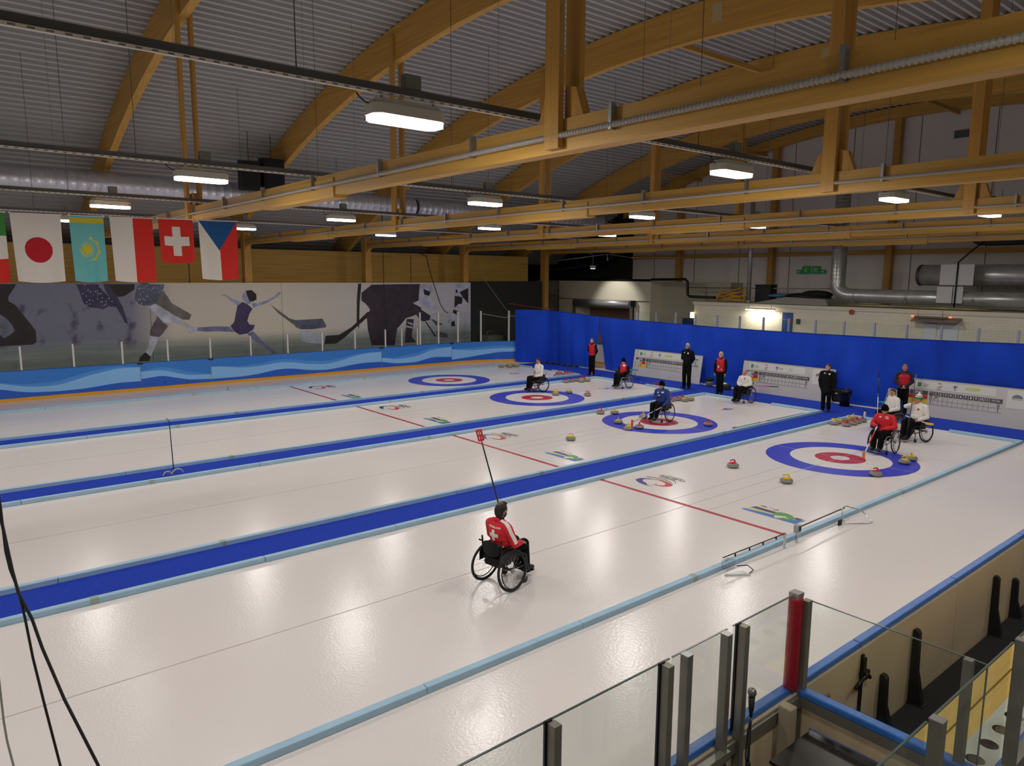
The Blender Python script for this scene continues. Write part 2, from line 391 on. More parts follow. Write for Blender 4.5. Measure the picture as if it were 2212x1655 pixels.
# ---------------------------------------------------------------- flags on a line
FY = 9.5
FW = mat('flag_white', (226, 220, 210), .8); FR = mat('flag_red', (214, 40, 30), .8); FB = mat('flag_blue', (14, 82, 140), .8)
FC = mat('flag_crimson', (186, 14, 34), .8); FT = mat('flag_turquoise', (110, 190, 190), .8); FYE = mat('flag_yellow', (214, 196, 40), .8); FG = mat('flag_green', (60, 140, 60), .8)
tag(MB().tube([(-18.6, FY+.02, 5.86), (-16, FY+.02, 5.865), (-13, FY+.02, 5.90), (-11.6, FY+.02, 5.93), (-6.63, FY+.02, 6.05)], .006, 5).build('flag_line', mat('line_grey', (150, 148, 142), .6)), 'thin grey line strung across the hall carrying the row of flags', 'line')
def flag(X0, X1, zt, zb, painter, label, taper=.10, seedv=0):
    """cloth hung from its top edge: painter(u, v) -> material, cut finely along u and v so that the edges of the design stay crisp"""
    nu, nv = 170, 230; W = X1-X0; H = zt-zb
    def P(u, v):
        a = u-.5; x = X0+W*(.5+a*(1-taper*.35*v))+.10*v*W*.25
        y = FY+.03*v*math.sin(6.5*u+seedv+1.5*v)+.018*v*math.sin(15*u+seedv*2)
        return (x, y, zt-H*v-.035*v*math.sin(PI*u)*1.0)
    b = MB()
    vs = [P(i/nu, j/nv) for j in range(nv+1) for i in range(nu+1)]; off = 0
    b.v = vs
    for j in range(nv):
        for i in range(nu):
            b.use(painter((i+.5)/nu, (j+.5)/nv)); b.f.append((j*(nu+1)+i, j*(nu+1)+i+1, (j+1)*(nu+1)+i+1, (j+1)*(nu+1)+i)); b.m.append(b.cur); b.smooth.append(True)
    t = empty('national_flag', ((X0+X1)/2, FY, zb), 0, label, 'flag', 'flags hung in a row')
    o = b.build('cloth', None, t); o.location = (-(X0+X1)/2, -FY, -zb)
    sl = MB().tube([(X0-(X0+X1)/2, 0, zt-zb), (X1-(X0+X1)/2, 0, zt-zb+.01)], .014, 6).build('top_sleeve', FW, t)
    for x in (X0, X1): MB().ell((x-(X0+X1)/2, 0, zt-zb+.012), (.022, .022, .022), 6, 5).build('clip', WHITE, t)
def kz(u, v):
    if v < .105 and v > .03: return FYE
    cx, cy = .46, .50; du = (u-cx)*1.0; dv = (v-cy)*1.75; r = math.hypot(du, dv); a = math.atan2(dv, du)
    if r < .13: return FYE
    if .155 < r < .205 and int((a+PI)*32/(2*PI)) % 2 == 0 and r < .20: return FYE
    # wing curve sweeping round the right and lower left
    du2 = (u-.50); r2_ = math.hypot(du2, dv)
    if .27 < r2_ < .32+.03*math.sin(a*9) and (-1.3 < a < 1.25): return FYE
    if .19 < r < .225 and 1.9 < a < 3.1: return FYE
    return FT
flag(-17.45, -16.72, 5.86, 4.45, lambda u, v: FG if v < .33 else (FW if v < .66 else FR), 'green, white and red flag at the left end of the flag row', .05, 1)
flag(-16.63, -15.73, 5.86, 4.47, lambda u, v: FC if math.hypot((u-.50)*1.0, (v-.52)*1.53) < .285 else FW, 'white flag with one large red disc', .16, 2)
flag(-15.58, -14.92, 5.87, 4.48, kz, 'turquoise flag with a yellow sun and a yellow band', .12, 3)
flag(-14.80, -13.93, 5.88, 4.48, lambda u, v: FW if u < .53 else FR, 'flag split upright into white left and red right halves', .10, 4)
flag(-13.81, -13.05, 5.90, 4.92, lambda u, v: FW if (abs(u-.5) < .12 and abs(v-.5) < .33) or (abs(v-.5) < .105 and abs(u-.5) < .36) else FR, 'small red flag with a white cross', .06, 5)
flag(-12.93, -12.02, 5.91, 4.53, lambda u, v: FB if v < .5 and abs(u-.5) < .5*(1-v/.5) else (FW if u < .52 else FR), 'white, blue and red flag with a blue triangle hanging from its top', .12, 6)
# dark information screen partly hidden by the leftmost flags
t = empty('info_screen', (-16.6, 25.7, 4.35), 0, 'dark information screen with yellow letters behind the left flags', 'screen')
MB().box(-.75, .75, -.05, .1, 0, 1.25).build('screen_case', mat('screen_black', (10, 10, 11), .4), t)
text('AS', .34, mat('screen_text', (200, 210, 40), .5, emit=((210, 215, 40), .8)), t, (.35, -.056, .55), (PI/2, 0, 0))

# ---------------------------------------------------------------- mural
mur = empty('mural', (-8.2, 23.9, .6), 0, 'long grey printed mural of skaters and ice hockey players on the far wall', 'mural')
MUR_N = mat('mural_base', (150, 146, 142), .6)
nt = MUR_N.node_tree; bs = nt.nodes['Principled BSDF']
tc = nt.nodes.new('ShaderNodeTexCoord'); sp = nt.nodes.new('ShaderNodeSeparateXYZ'); nt.links.new(tc.outputs['Object'], sp.inputs[0])
mrx = nt.nodes.new('ShaderNodeMapRange'); mrx.inputs[1].default_value = -14; mrx.inputs[2].default_value = 14
nt.links.new(sp.outputs[0], mrx.inputs[0])
cr = nt.nodes.new('ShaderNodeValToRGB'); nt.links.new(mrx.outputs[0], cr.inputs[0])
cr.color_ramp.elements[0].position = 0.0; cr.color_ramp.elements[0].color = (*lin((104, 108, 126)), 1)
cr.color_ramp.elements[1].position = 1.0; cr.color_ramp.elements[1].color = (*lin((186, 184, 194)), 1)
for p, c in ((.38, (120, 122, 140)), (.44, (204, 196, 182)), (.60, (210, 202, 186)), (.8, (196, 192, 190))):
    e = cr.color_ramp.elements.new(p); e.color = (*lin(c), 1)
nz = nt.nodes.new('ShaderNodeTexNoise'); nz.inputs['Scale'].default_value = 1.6; nz.inputs['Detail'].default_value = 7
mp = nt.nodes.new('ShaderNodeMapping'); mp.inputs['Scale'].default_value = (1, 1, .8); nt.links.new(tc.outputs['Object'], mp.inputs[0]); nt.links.new(mp.outputs[0], nz.inputs[0])
r1 = nt.nodes.new('ShaderNodeMapRange'); r1.inputs[1].default_value = .56; r1.inputs[2].default_value = .68; nt.links.new(nz.outputs[0], r1.inputs[0])
lm = nt.nodes.new('ShaderNodeMapRange'); lm.inputs[1].default_value = .46; lm.inputs[2].default_value = .40; nt.links.new(mrx.outputs[0], lm.inputs[0])
mu = nt.nodes.new('ShaderNodeMath'); mu.operation = 'MULTIPLY'; nt.links.new(r1.outputs[0], mu.inputs[0]); nt.links.new(lm.outputs[0], mu.inputs[1])
m1 = nt.nodes.new('ShaderNodeMix'); m1.data_type = 'RGBA'; nt.links.new(mu.outputs[0], m1.inputs[0]); nt.links.new(cr.outputs[0], m1.inputs[6]); m1.inputs[7].default_value = (*lin((62, 58, 84)), 1)
# printed ice along the bottom
zr = nt.nodes.new('ShaderNodeMapRange'); zr.inputs[1].default_value = 1.5; zr.inputs[2].default_value = .9; nt.links.new(sp.outputs[2], zr.inputs[0])
m2 = nt.nodes.new('ShaderNodeMix'); m2.data_type = 'RGBA'; nt.links.new(zr.outputs[0], m2.inputs[0]); nt.links.new(m1.outputs[2], m2.inputs[6])
n3 = nt.nodes.new('ShaderNodeTexNoise'); n3.inputs['Scale'].default_value = 1; mp3 = nt.nodes.new('ShaderNodeMapping'); mp3.inputs['Scale'].default_value = (.5, 1, 7)
nt.links.new(tc.outputs['Object'], mp3.inputs[0]); nt.links.new(mp3.outputs[0], n3.inputs[0])
m3 = nt.nodes.new('ShaderNodeMix'); m3.data_type = 'RGBA'; nt.links.new(n3.outputs[0], m3.inputs[0]); m3.inputs[6].default_value = (*lin((96, 102, 106)), 1); m3.inputs[7].default_value = (*lin((160, 164, 160)), 1)
nt.links.new(m3.outputs[2], m2.inputs[7]); nt.links.new(m2.outputs[2], bs.inputs['Base Color'])
edges = [-14.6, -8.3, -2.6, 3.0, 7.6, 13.75]
for a, c in zip(edges[:-1], edges[1:]):
    MB().box(a+.008, c-.008, 0, .03, 0, 3.68).build('print_panel', MUR_N, mur)
INK = {'ink': (34, 25, 29), 'ink2': (48, 36, 50), 'haze': (104, 108, 124), 'haze2': (178, 180, 198), 'navy': (52, 46, 80), 'slate': (84, 90, 112), 'grey': (108, 104, 100),
       'pale': (182, 184, 200), 'plum': (92, 82, 92), 'skin': (110, 112, 152), 'skin2': (154, 156, 194), 'dress': (62, 52, 94)}
MURAL=[
 ('ink',[(-16.43,4.24),(-15.31,4.24),(-15.45,4.00),(-15.59,3.79),(-15.60,3.62),(-15.39,3.46),(-15.12,2.99),(-14.93,2.67),(-14.83,2.48),(-14.84,2.06),(-14.96,1.97),(-15.74,1.96),(-16.61,1.98)]),
 ('haze',[(-16.52,3.08),(-15.90,3.14),(-15.70,2.96),(-15.55,2.72),(-15.49,2.51),(-15.66,2.36),(-15.84,2.25),(-15.96,2.38),(-16.57,2.48)]),
 ('navy',[(-13.40,4.23),(-12.63,4.23),(-12.50,4.00),(-12.02,3.45),(-12.00,3.36),(-12.16,3.31),(-12.32,3.37),(-12.50,3.24),(-12.74,3.30),(-12.96,3.33),(-13.16,3.47),(-13.22,3.63),(-13.27,3.87),(-13.35,4.14)]),
 ('ink',[(-12.24,4.23),(-11.31,4.23),(-11.33,4.02),(-11.73,3.75),(-11.98,3.72),(-12.14,3.94)]),
 ('navy',[(-12.44,4.23),(-12.24,4.23),(-12.14,3.94),(-11.98,3.72),(-11.81,3.33),(-11.65,2.60),(-11.77,2.69),(-12.01,3.25),(-12.23,3.67),(-12.40,4.00)]),
 ('slate',[(-11.22,4.22),(-10.19,4.22),(-10.26,4.00),(-10.37,3.75),(-10.59,3.44),(-10.79,3.36),(-11.05,3.36),(-11.21,3.43),(-11.37,3.61),(-11.29,3.95)]),
 ('grey',[(-10.29,4.03),(-10.10,3.72),(-9.97,3.46),(-9.19,2.94),(-9.29,2.72),(-9.57,2.74),(-9.91,2.96),(-10.59,3.44),(-10.37,3.75)]),
 ('pale',[(-10.59,3.43),(-9.91,2.96),(-9.57,2.74),(-9.52,2.47),(-9.87,2.61),(-10.11,2.62),(-10.32,2.63),(-10.53,2.91),(-10.85,3.30)]),
 ('plum',[(-10.53,2.91),(-10.32,2.63),(-10.15,2.49),(-10.37,2.19),(-10.53,2.04),(-10.87,2.12),(-10.86,2.33),(-10.69,2.64)]),
 ('pale',[(-10.87,2.12),(-10.53,2.04),(-10.73,1.61),(-10.89,1.24),(-11.08,1.44),(-10.95,1.71)]),
 ('ink',[(-11.08,1.44),(-10.89,1.24),(-10.96,1.07),(-11.36,1.07),(-11.32,1.24)]),
 ('skin',[(-8.97,2.38),(-8.19,2.40),(-7.61,2.36),(-7.45,2.12),(-8.10,2.18),(-8.61,2.18),(-9.01,2.24)]),
 ('pale',[(-9.54,2.69),(-9.28,2.46),(-8.99,2.40),(-9.03,2.22),(-9.33,2.12),(-9.46,2.40)]),
 ('skin',[(-6.86,2.03),(-6.58,2.12),(-6.16,1.62),(-5.55,1.07),(-5.73,1.04),(-6.20,1.45),(-6.73,1.82)]),
 ('skin2',[(-7.93,3.74),(-7.79,3.80),(-7.68,3.74),(-7.42,3.58),(-7.09,3.45),(-6.93,3.38),(-7.17,3.18),(-7.30,3.35),(-7.55,3.52),(-7.70,3.70)]),
 ('skin2',[(-6.59,3.37),(-6.32,3.37),(-5.90,3.49),(-5.55,3.66),(-5.36,3.86),(-5.22,3.84),(-5.33,3.69),(-5.84,3.39),(-6.54,3.17)]),
 ('dress',[(-7.23,3.28),(-6.99,3.44),(-6.80,3.34),(-6.57,3.13),(-6.72,2.90),(-6.83,2.60),(-6.74,2.43),(-6.50,2.39),(-6.58,2.19),(-6.86,2.03),(-7.20,1.98),(-7.45,2.16),(-7.59,2.40),(-7.47,2.49),(-7.40,2.59),(-7.32,2.95)]),
 ('skin2',[(-6.98,3.81),(-6.80,3.91),(-6.65,3.61),(-6.63,3.37),(-6.80,3.33),(-6.92,3.48),(-7.02,3.55)]),
 ('ink',[(-6.84,3.94),(-6.57,3.96),(-6.37,3.77),(-6.37,3.54),(-6.56,3.44),(-6.69,3.47),(-6.78,3.71)]),
 ('grey',[(-5.77,3.32),(-5.57,3.18),(-4.87,2.64),(-4.48,2.52),(-4.34,2.17),(-4.56,2.25),(-5.40,2.90)]),
 ('slate',[(-4.59,2.55),(-3.24,2.58),(-3.05,2.25),(-3.09,2.15),(-3.78,2.09),(-4.34,2.11),(-4.60,2.23)]),
 ('haze2',[(-4.38,2.00),(-3.98,2.06),(-3.07,1.75),(-3.20,1.37),(-4.01,1.45),(-4.35,1.62)]),
 ('ink',[(-3.11,1.75),(-2.40,1.76),(-1.71,2.12),(-0.82,2.84),(-0.66,2.83),(-0.69,2.68),(-1.45,2.11),(-2.15,1.59),(-2.58,1.34),(-3.20,1.35)]),
 ('ink',[(-1.31,4.24),(-1.13,4.24),(-1.25,3.24),(-1.32,1.98),(-1.44,2.34),(-1.39,3.56)]),
 ('ink2',[(-1.14,3.79),(-0.56,4.18),(1.22,4.21),(2.28,4.21),(2.22,3.38),(1.82,3.22),(2.36,2.96),(1.96,2.60),(1.38,2.45),(1.04,2.09),(0.85,1.94),(0.69,1.08),(-0.64,1.15),(-0.84,2.00),(-0.87,2.56),(-0.68,2.95),(-0.90,3.23),(-1.15,3.40)]),
 ('ink2',[(1.43,2.41),(1.86,2.39),(1.80,1.90),(1.70,1.49),(1.99,1.18),(1.31,1.17),(1.32,1.67)]),
 ('pale',[(1.47,2.28),(1.81,2.15),(1.80,2.06),(1.47,2.20)]),
 ('pale',[(1.40,2.08),(1.79,1.98),(1.78,1.90),(1.38,1.99)]),
 ('haze2',[(2.23,4.13),(2.47,4.21),(2.97,4.17),(3.06,3.92),(2.76,3.58),(3.25,2.99),(3.05,2.65),(2.65,2.96),(2.26,3.09),(2.16,3.30)]),
 ('ink',[(2.47,3.96),(2.91,3.79),(2.81,3.58),(2.51,3.67)]),
 ('ink2',[(1.87,2.81),(2.26,2.92),(2.90,2.53),(2.84,2.32),(2.49,2.25),(2.25,2.30)]),
 ('ink',[(2.54,2.25),(2.64,2.22),(3.26,1.41),(3.14,1.42)]),
 ('plum',[(2.90,2.40),(3.71,2.04),(3.24,2.01)]),
 ('plum',[(3.24,1.71),(3.96,1.55),(4.01,1.29),(3.29,1.39)]),
 ('haze2',[(4.50,4.21),(5.41,4.20),(5.35,3.12),(4.81,3.08),(4.17,1.80),(3.81,1.99),(4.44,2.74),(4.42,3.48)]),
 ('ink',[(4.47,3.56),(4.76,3.54),(4.98,3.47),(4.95,3.12),(4.71,3.13),(4.44,2.92)]),
 ('ink',[(4.79,3.77),(5.38,3.99),(5.38,3.12),(5.03,3.47)]),
 ('ink',[(4.36,2.83),(4.76,2.74),(4.65,2.52),(4.33,2.66)]),
 ('ink',[(4.23,2.15),(4.44,2.23),(4.49,1.92),(4.22,1.93)]),
 ('ink',[(4.53,3.91),(4.66,3.90),(4.66,3.73),(4.53,3.73)]),
]
for k, (c, p) in enumerate(MURAL):
    bm = poly([(q[0]+8.2, q[1]-.6) for q in p]); b = MB(); b.bm(bm); b.v = [(v[0], -.003-.0012*k/10, v[1]) for v in b.v]
    b.build('printed_figure', mat('print_'+c, INK[c], .6, noise=((2.2, 2.2, 2.2), .38)), mur)
b = MB(); random.seed(3)
def inside(p, pg):
    r = False
    for (x0, z0), (x1, z1) in zip(pg, pg[1:]+pg[:1]):
        if (z0 > p[1]) != (z1 > p[1]) and p[0] < (x1-x0)*(p[1]-z0)/(z1-z0)+x0: r = not r
    return r
for pg in (MURAL[2][1], MURAL[5][1]):
    X_ = [q[0] for q in pg]; Z_ = [q[1] for q in pg]; k = 0
    while k < 34:
        x = random.uniform(min(X_), max(X_)); z = random.uniform(min(Z_), max(Z_)); s = random.uniform(.016, .03)
        if inside((x, z), pg): b.prism([(x+8.2-s, z-.6), (x+8.2, z-.6-s), (x+8.2+s, z-.6), (x+8.2, z-.6+s)], 'y', -.0085, -.008); k += 1
b.build('printed_sequin', mat('print_sequin', (176, 178, 196), .6), mur, kind='stuff')

# ---------------------------------------------------------------- far boards, banners, glass
def bpath(X):
    return 22.86 if X <= 3.5 else 16.36+math.sqrt(max(42.25-(X-3.5)**2, 0))
brd = struct(empty('wall_far_boards', (0, 22.86, 0)))
xs = [-30, -24, -18, -12, -6, 0, 3.5]+[3.5+6.5*math.sin(a*PI/32) for a in range(1, 17)]
pp = [(x, bpath(x)) for x in xs]; pp += [(10.0, y) for y in (12, 8, 4, 0, -5.7)]
def strip(pp, off, th, z0, z1, name, m, parent, oy=0):
    vs = []; n = len(pp)
    nr = []
    for i in range(n):
        d = Vector(pp[min(i+1, n-1)])-Vector(pp[max(i-1, 0)]); d.normalize(); nr.append(Vector((-d.y, d.x)))   # left of travel = outward
    for o_, z in ((off, z0), (off, z1), (off+th, z1), (off+th, z0)):
        vs += [(p[0]+q.x*o_, p[1]+q.y*o_-oy, z) for p, q in zip(pp, nr)]
    fs = []
    for k in range(4):
        k2 = (k+1) % 4
        fs += [(k*n+i, k2*n+i, k2*n+i+1, k*n+i+1) for i in range(n-1)]
    fs += [(0, 3*n, 2*n, n), (n-1, 2*n-1, 3*n-1, 4*n-1)]
    return MB().add(vs, fs).build(name, m, parent)
strip(pp, 0, .06, 0, 1.08, 'board_sheet', WHITE, brd, 22.86)
strip(pp, -.012, .012, 0.0, .15, 'kick_plate', mat('kick_yellow', (222, 160, 52), .5), brd, 22.86)
strip(pp, -.01, .10, 1.08, 1.13, 'cap_rail', mat('cap_blue', (40, 96, 170), .45), brd, 22.86)
WB = [mat('banner_blue', (48, 124, 212), .55), mat('banner_light', (136, 190, 244), .55), mat('banner_deep', (26, 92, 200), .55), mat('banner_mid', (76, 146, 226), .55)]  # last one: mid-blue band printed above the pale wave
def lerp(c, u):
    for (a, va), (q, vb) in zip(c[:-1], c[1:]):
        if u <= q:
            f = (u-a)/(q-a) if q > a else 0; f = f*f*(3-2*f) if False else f; return va+(vb-va)*f
    return c[-1][1]
def smoothc(c, u): return (lerp(c, max(u-.05, c[0][0]))+lerp(c, u)+lerp(c, min(u+.05, c[-1][0])))/3
BAN = [(-22.5, -16.3, [(0, .5), (.3, .8), (.6, .5), (.8, .3), (1, .55)], [(0, .2), (.3, .3), (.6, .2), (.8, .1), (1, .35)]),
       (-16.3, -11.56, [(0, .61), (.19, .39), (.39, .34), (.6, .62), (.82, .86), (1, .84)], [(0, .39), (.19, .17), (.39, .12), (.6, .15), (.82, .27), (1, .26)]),
       (-11.54, -8.84, [(0, .66), (.3, .66), (.67, .36), (1, .33)], [(0, .35), (.3, .42), (.67, .17), (1, .12)]),
       (-8.82, -.69, [(0, .67), (.2, .48), (.39, .66), (.58, .39), (.69, .41), (.845, .74), (1, .81)], [(0, .12), (.2, .12), (.39, .36), (.58, .11), (.69, .12), (.845, .31), (1, .29)]),
       (-.67, 3.5, [(0, .5), (.17, .36), (.46, .42), (.72, .73), (1, .82)], [(0, .29), (.17, .15), (.46, .12), (.72, .33), (1, .26)]),
       (3.52, 7.6, [(0, .67), (.3, .55), (.65, .62), (1, .66)], [(0, .09), (.3, .2), (.65, .4), (1, .45)])]
BANL = ['outermost on the left', 'below the large white and red flags', 'short one below the printed skating shoe', 'longest one below the leaping skater', 'below the hockey players', 'curving into the corner by the curtain']
for k, (xa, xb, top, bot) in enumerate(BAN):
    t = empty('wave_banner', ((xa+xb)/2, 22.86, 0), 0, 'blue wave-printed cloth banner on the far boards, '+BANL[k], 'banner', 'banners on the far boards')
    n = 60; b = MB(); vs = []; ox = (xa+xb)/2
    for i in range(n+1):
        u = i/n; x = xa+(xb-xa)*u; y = bpath(x)-.03-.012*abs(math.sin(3.1*x))-22.86
        z0, z1 = .14, 1.12-.015*abs(math.sin(2.2*x+k))
        vb_, vt = smoothc(bot, u), smoothc(top, u)
        for v in (0, vb_, vt, min(vt+.16*math.sin(PI*u), .97), 1): vs.append((x-ox, y-.006*math.sin(9*v+x), z0+(z1-z0)*v))
    for j, mm in ((0, 2), (1, 1), (2, 3), (3, 0)):
        b.use(WB[mm]); o = len(b.v)
        b.add(vs, [(i*5+j, (i+1)*5+j, (i+1)*5+j+1, i*5+j+1) for i in range(n)], True)
    b.build('cloth', None, t)
    b = MB()
    for i in range(3):
        cx = (xa+xb)/2-ox+(i-1)*(xb-xa)*.32
        for r in range(4):
            for c in range(9):
                x = cx-.5+c*.11; u = (x+ox-xa)/(xb-xa)
                if not 0.02 < u < .98: continue
                z = .2+r*.045
                if z > .14+.96*smoothc(bot, u)-.03: continue
                yy = bpath(x+ox)-.058-22.86
                b.add([(x-.018, yy, z-.012), (x+.018, yy, z-.012), (x+.018, yy, z+.012), (x-.018, yy, z+.012)], [(0, 1, 2, 3)])
    if b.f: b.build('printed_dot', mat('banner_dot', (48, 112, 212), .55), t, kind='stuff')
    for x in (xa+.04, xb-.04): MB().box(x-ox-.05, x-ox+.05, bpath(x)-.075-22.86, bpath(x)-.05-22.86, 1.07, 1.13).build('tie_strap', BLACK, t)
gl = struct(empty('window_1', (0, 22.9, 0)))
SX = [-25.5-0, -23.83, -22.16, -20.49, -18.82, -17.15, -15.48, -13.81, -12.14, -10.47, -8.79, -7.08, -5.41, -3.74, -2.06, -.40, .53, 1.45]
POSTW = mat('stanchion_white', (214, 212, 206), .5)
for i, x in enumerate(SX):
    MB().box(x-.03, x+.03, -.01, .06, 1.1, 2.0).build('stanchion', POSTW, gl)
    if i+1 < len(SX): MB().box(x+.035, SX[i+1]-.035, .02, .03, 1.13, 1.96).build('pane', GLASS, gl)
g2 = struct(empty('window_2', (0, 22.9, 0))); tx = [1.6, 2.72, 3.95, 5.3, 6.75, 8.0]
for i, x in enumerate(tx):
    y = bpath(x)-22.9+.03
    MB().box(x-.035, x+.035, y-.03, y+.04, 1.1, 2.78).build('stanchion', POSTW, g2)
    if i+1 < len(tx):
        y2 = bpath(tx[i+1])-22.9+.03
        MB().prism([(x+.04, y), (tx[i+1]-.04, y2), (tx[i+1]-.04, y2+.01), (x+.04, y+.01)], 'z', 1.13, 2.74).build('pane', GLASS, g2)
g3 = struct(empty('window_3', (10.03, 0, 0))); y = 15.67; ey = []
while y > -5.6: ey.append(y); y -= 1.18
POSTB = mat('stanchion_blue_grey', (140, 146, 172), .45)
for i, y in enumerate(ey):
    MB().box(-.035, .035, y-.035, y+.035, 1.1, 2.95).build('stanchion', POSTB, g3)
    if i+1 < len(ey): MB().box(-.006, .006, ey[i+1]+.04, y-.04, 1.13, 2.92).build('pane', GLASS, g3)
# clutter seen dimly through the tall panes beyond the far boards
t = empty('equipment_trolley', (6.7, 23.5, 0), .1, 'grey trolley half hidden behind the tall glass beside the mural', 'trolley')
MB().box(-.6, .6, -.3, .3, .5, 1.35).build('body', mat('trolley_grey', (96, 94, 88), .6), t); MB().box(-.55, .55, -.32, -.3, .8, .95).build('label_strip', mat('trolley_dark', (50, 48, 46), .6), t)
MB().tube([(-.55, -.25, 1.35), (-.55, -.25, 1.6), (-.1, -.25, 1.62)], .02, 6).build('push_bar', STEEL, t)
for x in (-.5, .5):
    for yy in (-.25, .25):
        MB().lathe([(.08, -.025), (.08, .025)], (x, yy, .08), 12, 'y').build('wheel', BLACK, t); MB().box(x-.03, x+.03, yy-.03, yy+.03, .1, .52).build('leg', STEEL, t)
t = empty('barrier_tape', (9.5, 23.6, 2.2), 0, 'sagging red and white barrier tape above the corner of the blue curtain', 'tape')
MB().tube([(-3.2, .2, .35), (-1.8, 0, .1), (0, -.3, .35), (1.2, -.8, .55)], .012, 5).build('white_run', WHITE, t); MB().tube([(-1.4, .1, .9), (-.3, -.2, .72), (1.4, -.9, .5)], .02, 5).build('red_run', mat('tape_red', (190, 60, 30), .6), t)

# ---------------------------------------------------------------- blue curtain
def curtain(path, z0f, z1f, name, label, nz=26, fold=.06, edge=None, seed=0):
    P2 = [Vector(p) for p in path]; L = [0]
    for a, c in zip(P2[:-1], P2[1:]): L.append(L[-1]+(c-a).length)
    n = int(L[-1]/.09); vs = []
    for i in range(n+1):
        s_ = L[-1]*i/n; k = max(j for j in range(len(L)-1) if L[j] <= s_+1e-9); f = (s_-L[k])/(L[k+1]-L[k]); p = P2[k].lerp(P2[k+1], f)
        d = (P2[k+1]-P2[k]).normalized(); nn = Vector((-d.y, d.x))
        for j in range(nz+1):
            v = j/nz
            amp = fold*(1-v*.75)
            o = amp*(math.sin(s_*3.1+seed+.5*math.sin(s_*.7))+.45*math.sin(s_*7.3+2*seed)+.25*math.sin(s_*13.1+1.3*v))
            sag = .05*math.sin(5*v+s_*1.7)*math.sin(s_*.9+seed)+.02*math.sin(9*v-4.1*s_+seed)*(1-v)
            e = edge(s_, v, L[-1]) if edge else 0
            q = p+nn*(o+sag)+d*e
            vs.append((q.x, q.y, z0f(s_)+(z1f(s_)-z0f(s_))*v))
    m = nz+1; fs = [(i*m+j, (i+1)*m+j, (i+1)*m+j+1, i*m+j+1) for i in range(n) for j in range(nz)]
    t = empty(name, (P2[0].x, P2[0].y, 0), 0, label, 'curtain')
    o = MB().add([(v[0]-P2[0].x, v[1]-P2[0].y, v[2]) for v in vs], fs, True).build('cloth', CURT, t)
    hem = [vs[i*m+nz] for i in range(0, n+1, 3)]
    MB().tube([(v[0]-P2[0].x, v[1]-P2[0].y, v[2]) for v in hem], .012, 5).build('top_rope', mat('curtain_rope', (10, 20, 110), .7), t)
    return t
curtain([(6.86, 21.6), (7.95, 20.25), (8.3, 16.68)], lambda s: .03, lambda s: 2.86 if s < 1.7 else 2.86-.055*(s-1.7), 'corner_curtain', 'short blue curtain wrapping the corner next to the far boards', 26, .05,
        lambda s, v, L: (.55*max(0, (1.9/2.7)-v)*max(0, s-L+1.2)/-1.2), 1)
def ztop(s):
    return 2.66-.03*s+.0016*s*s
curtain([(8.3, 16.62), (8.3, 12), (8.3, 6), (8.3, 0), (8.3, -5.6)], lambda s: .03, ztop, 'end_curtain', 'long blue curtain hung across the end of the rink behind the scoreboards', 26, .045,
        lambda s, v, L: .55*max(0, (1.9/2.66)-v)*max(0, 1.2-s)/1.2, 2.3)
# ---------------------------------------------------------------- the four curling sheets
SP = 5.98; NAMES = ['nearest', 'second', 'third', 'farthest']
RB = mat('ice_blue', (52, 62, 190), .35); RR = mat('ice_red', (180, 34, 56), .35); RW = mat('ice_white', (226, 220, 216), .3); LINE = mat('ice_line', (186, 178, 175), .4); LRED = mat('hog_red', (170, 28, 44), .35)
LDK = mat('ice_dark_print', (74, 68, 66), .4); LBL = mat('ice_logo_blue', (52, 56, 140), .4); LRD = mat('ice_logo_red', (190, 44, 44), .4); LGR = mat('ice_logo_green', (86, 150, 60), .4); LLI = mat('ice_logo_lime', (186, 204, 90), .4)
LB2 = mat('ice_band_blue', (58, 110, 176), .4)
def ring(r0, r1, z, n=96):
    vs = []; fs = []
    for i in range(n):
        t = 2*PI*i/n; vs += [(r0*math.cos(t), r0*math.sin(t), z), (r1*math.cos(t), r1*math.sin(t), z)]
    fs = [(2*i, 2*i+1, 2*((i+1) % n)+1, 2*((i+1) % n)) for i in range(n)]
    return MB().add(vs, fs)
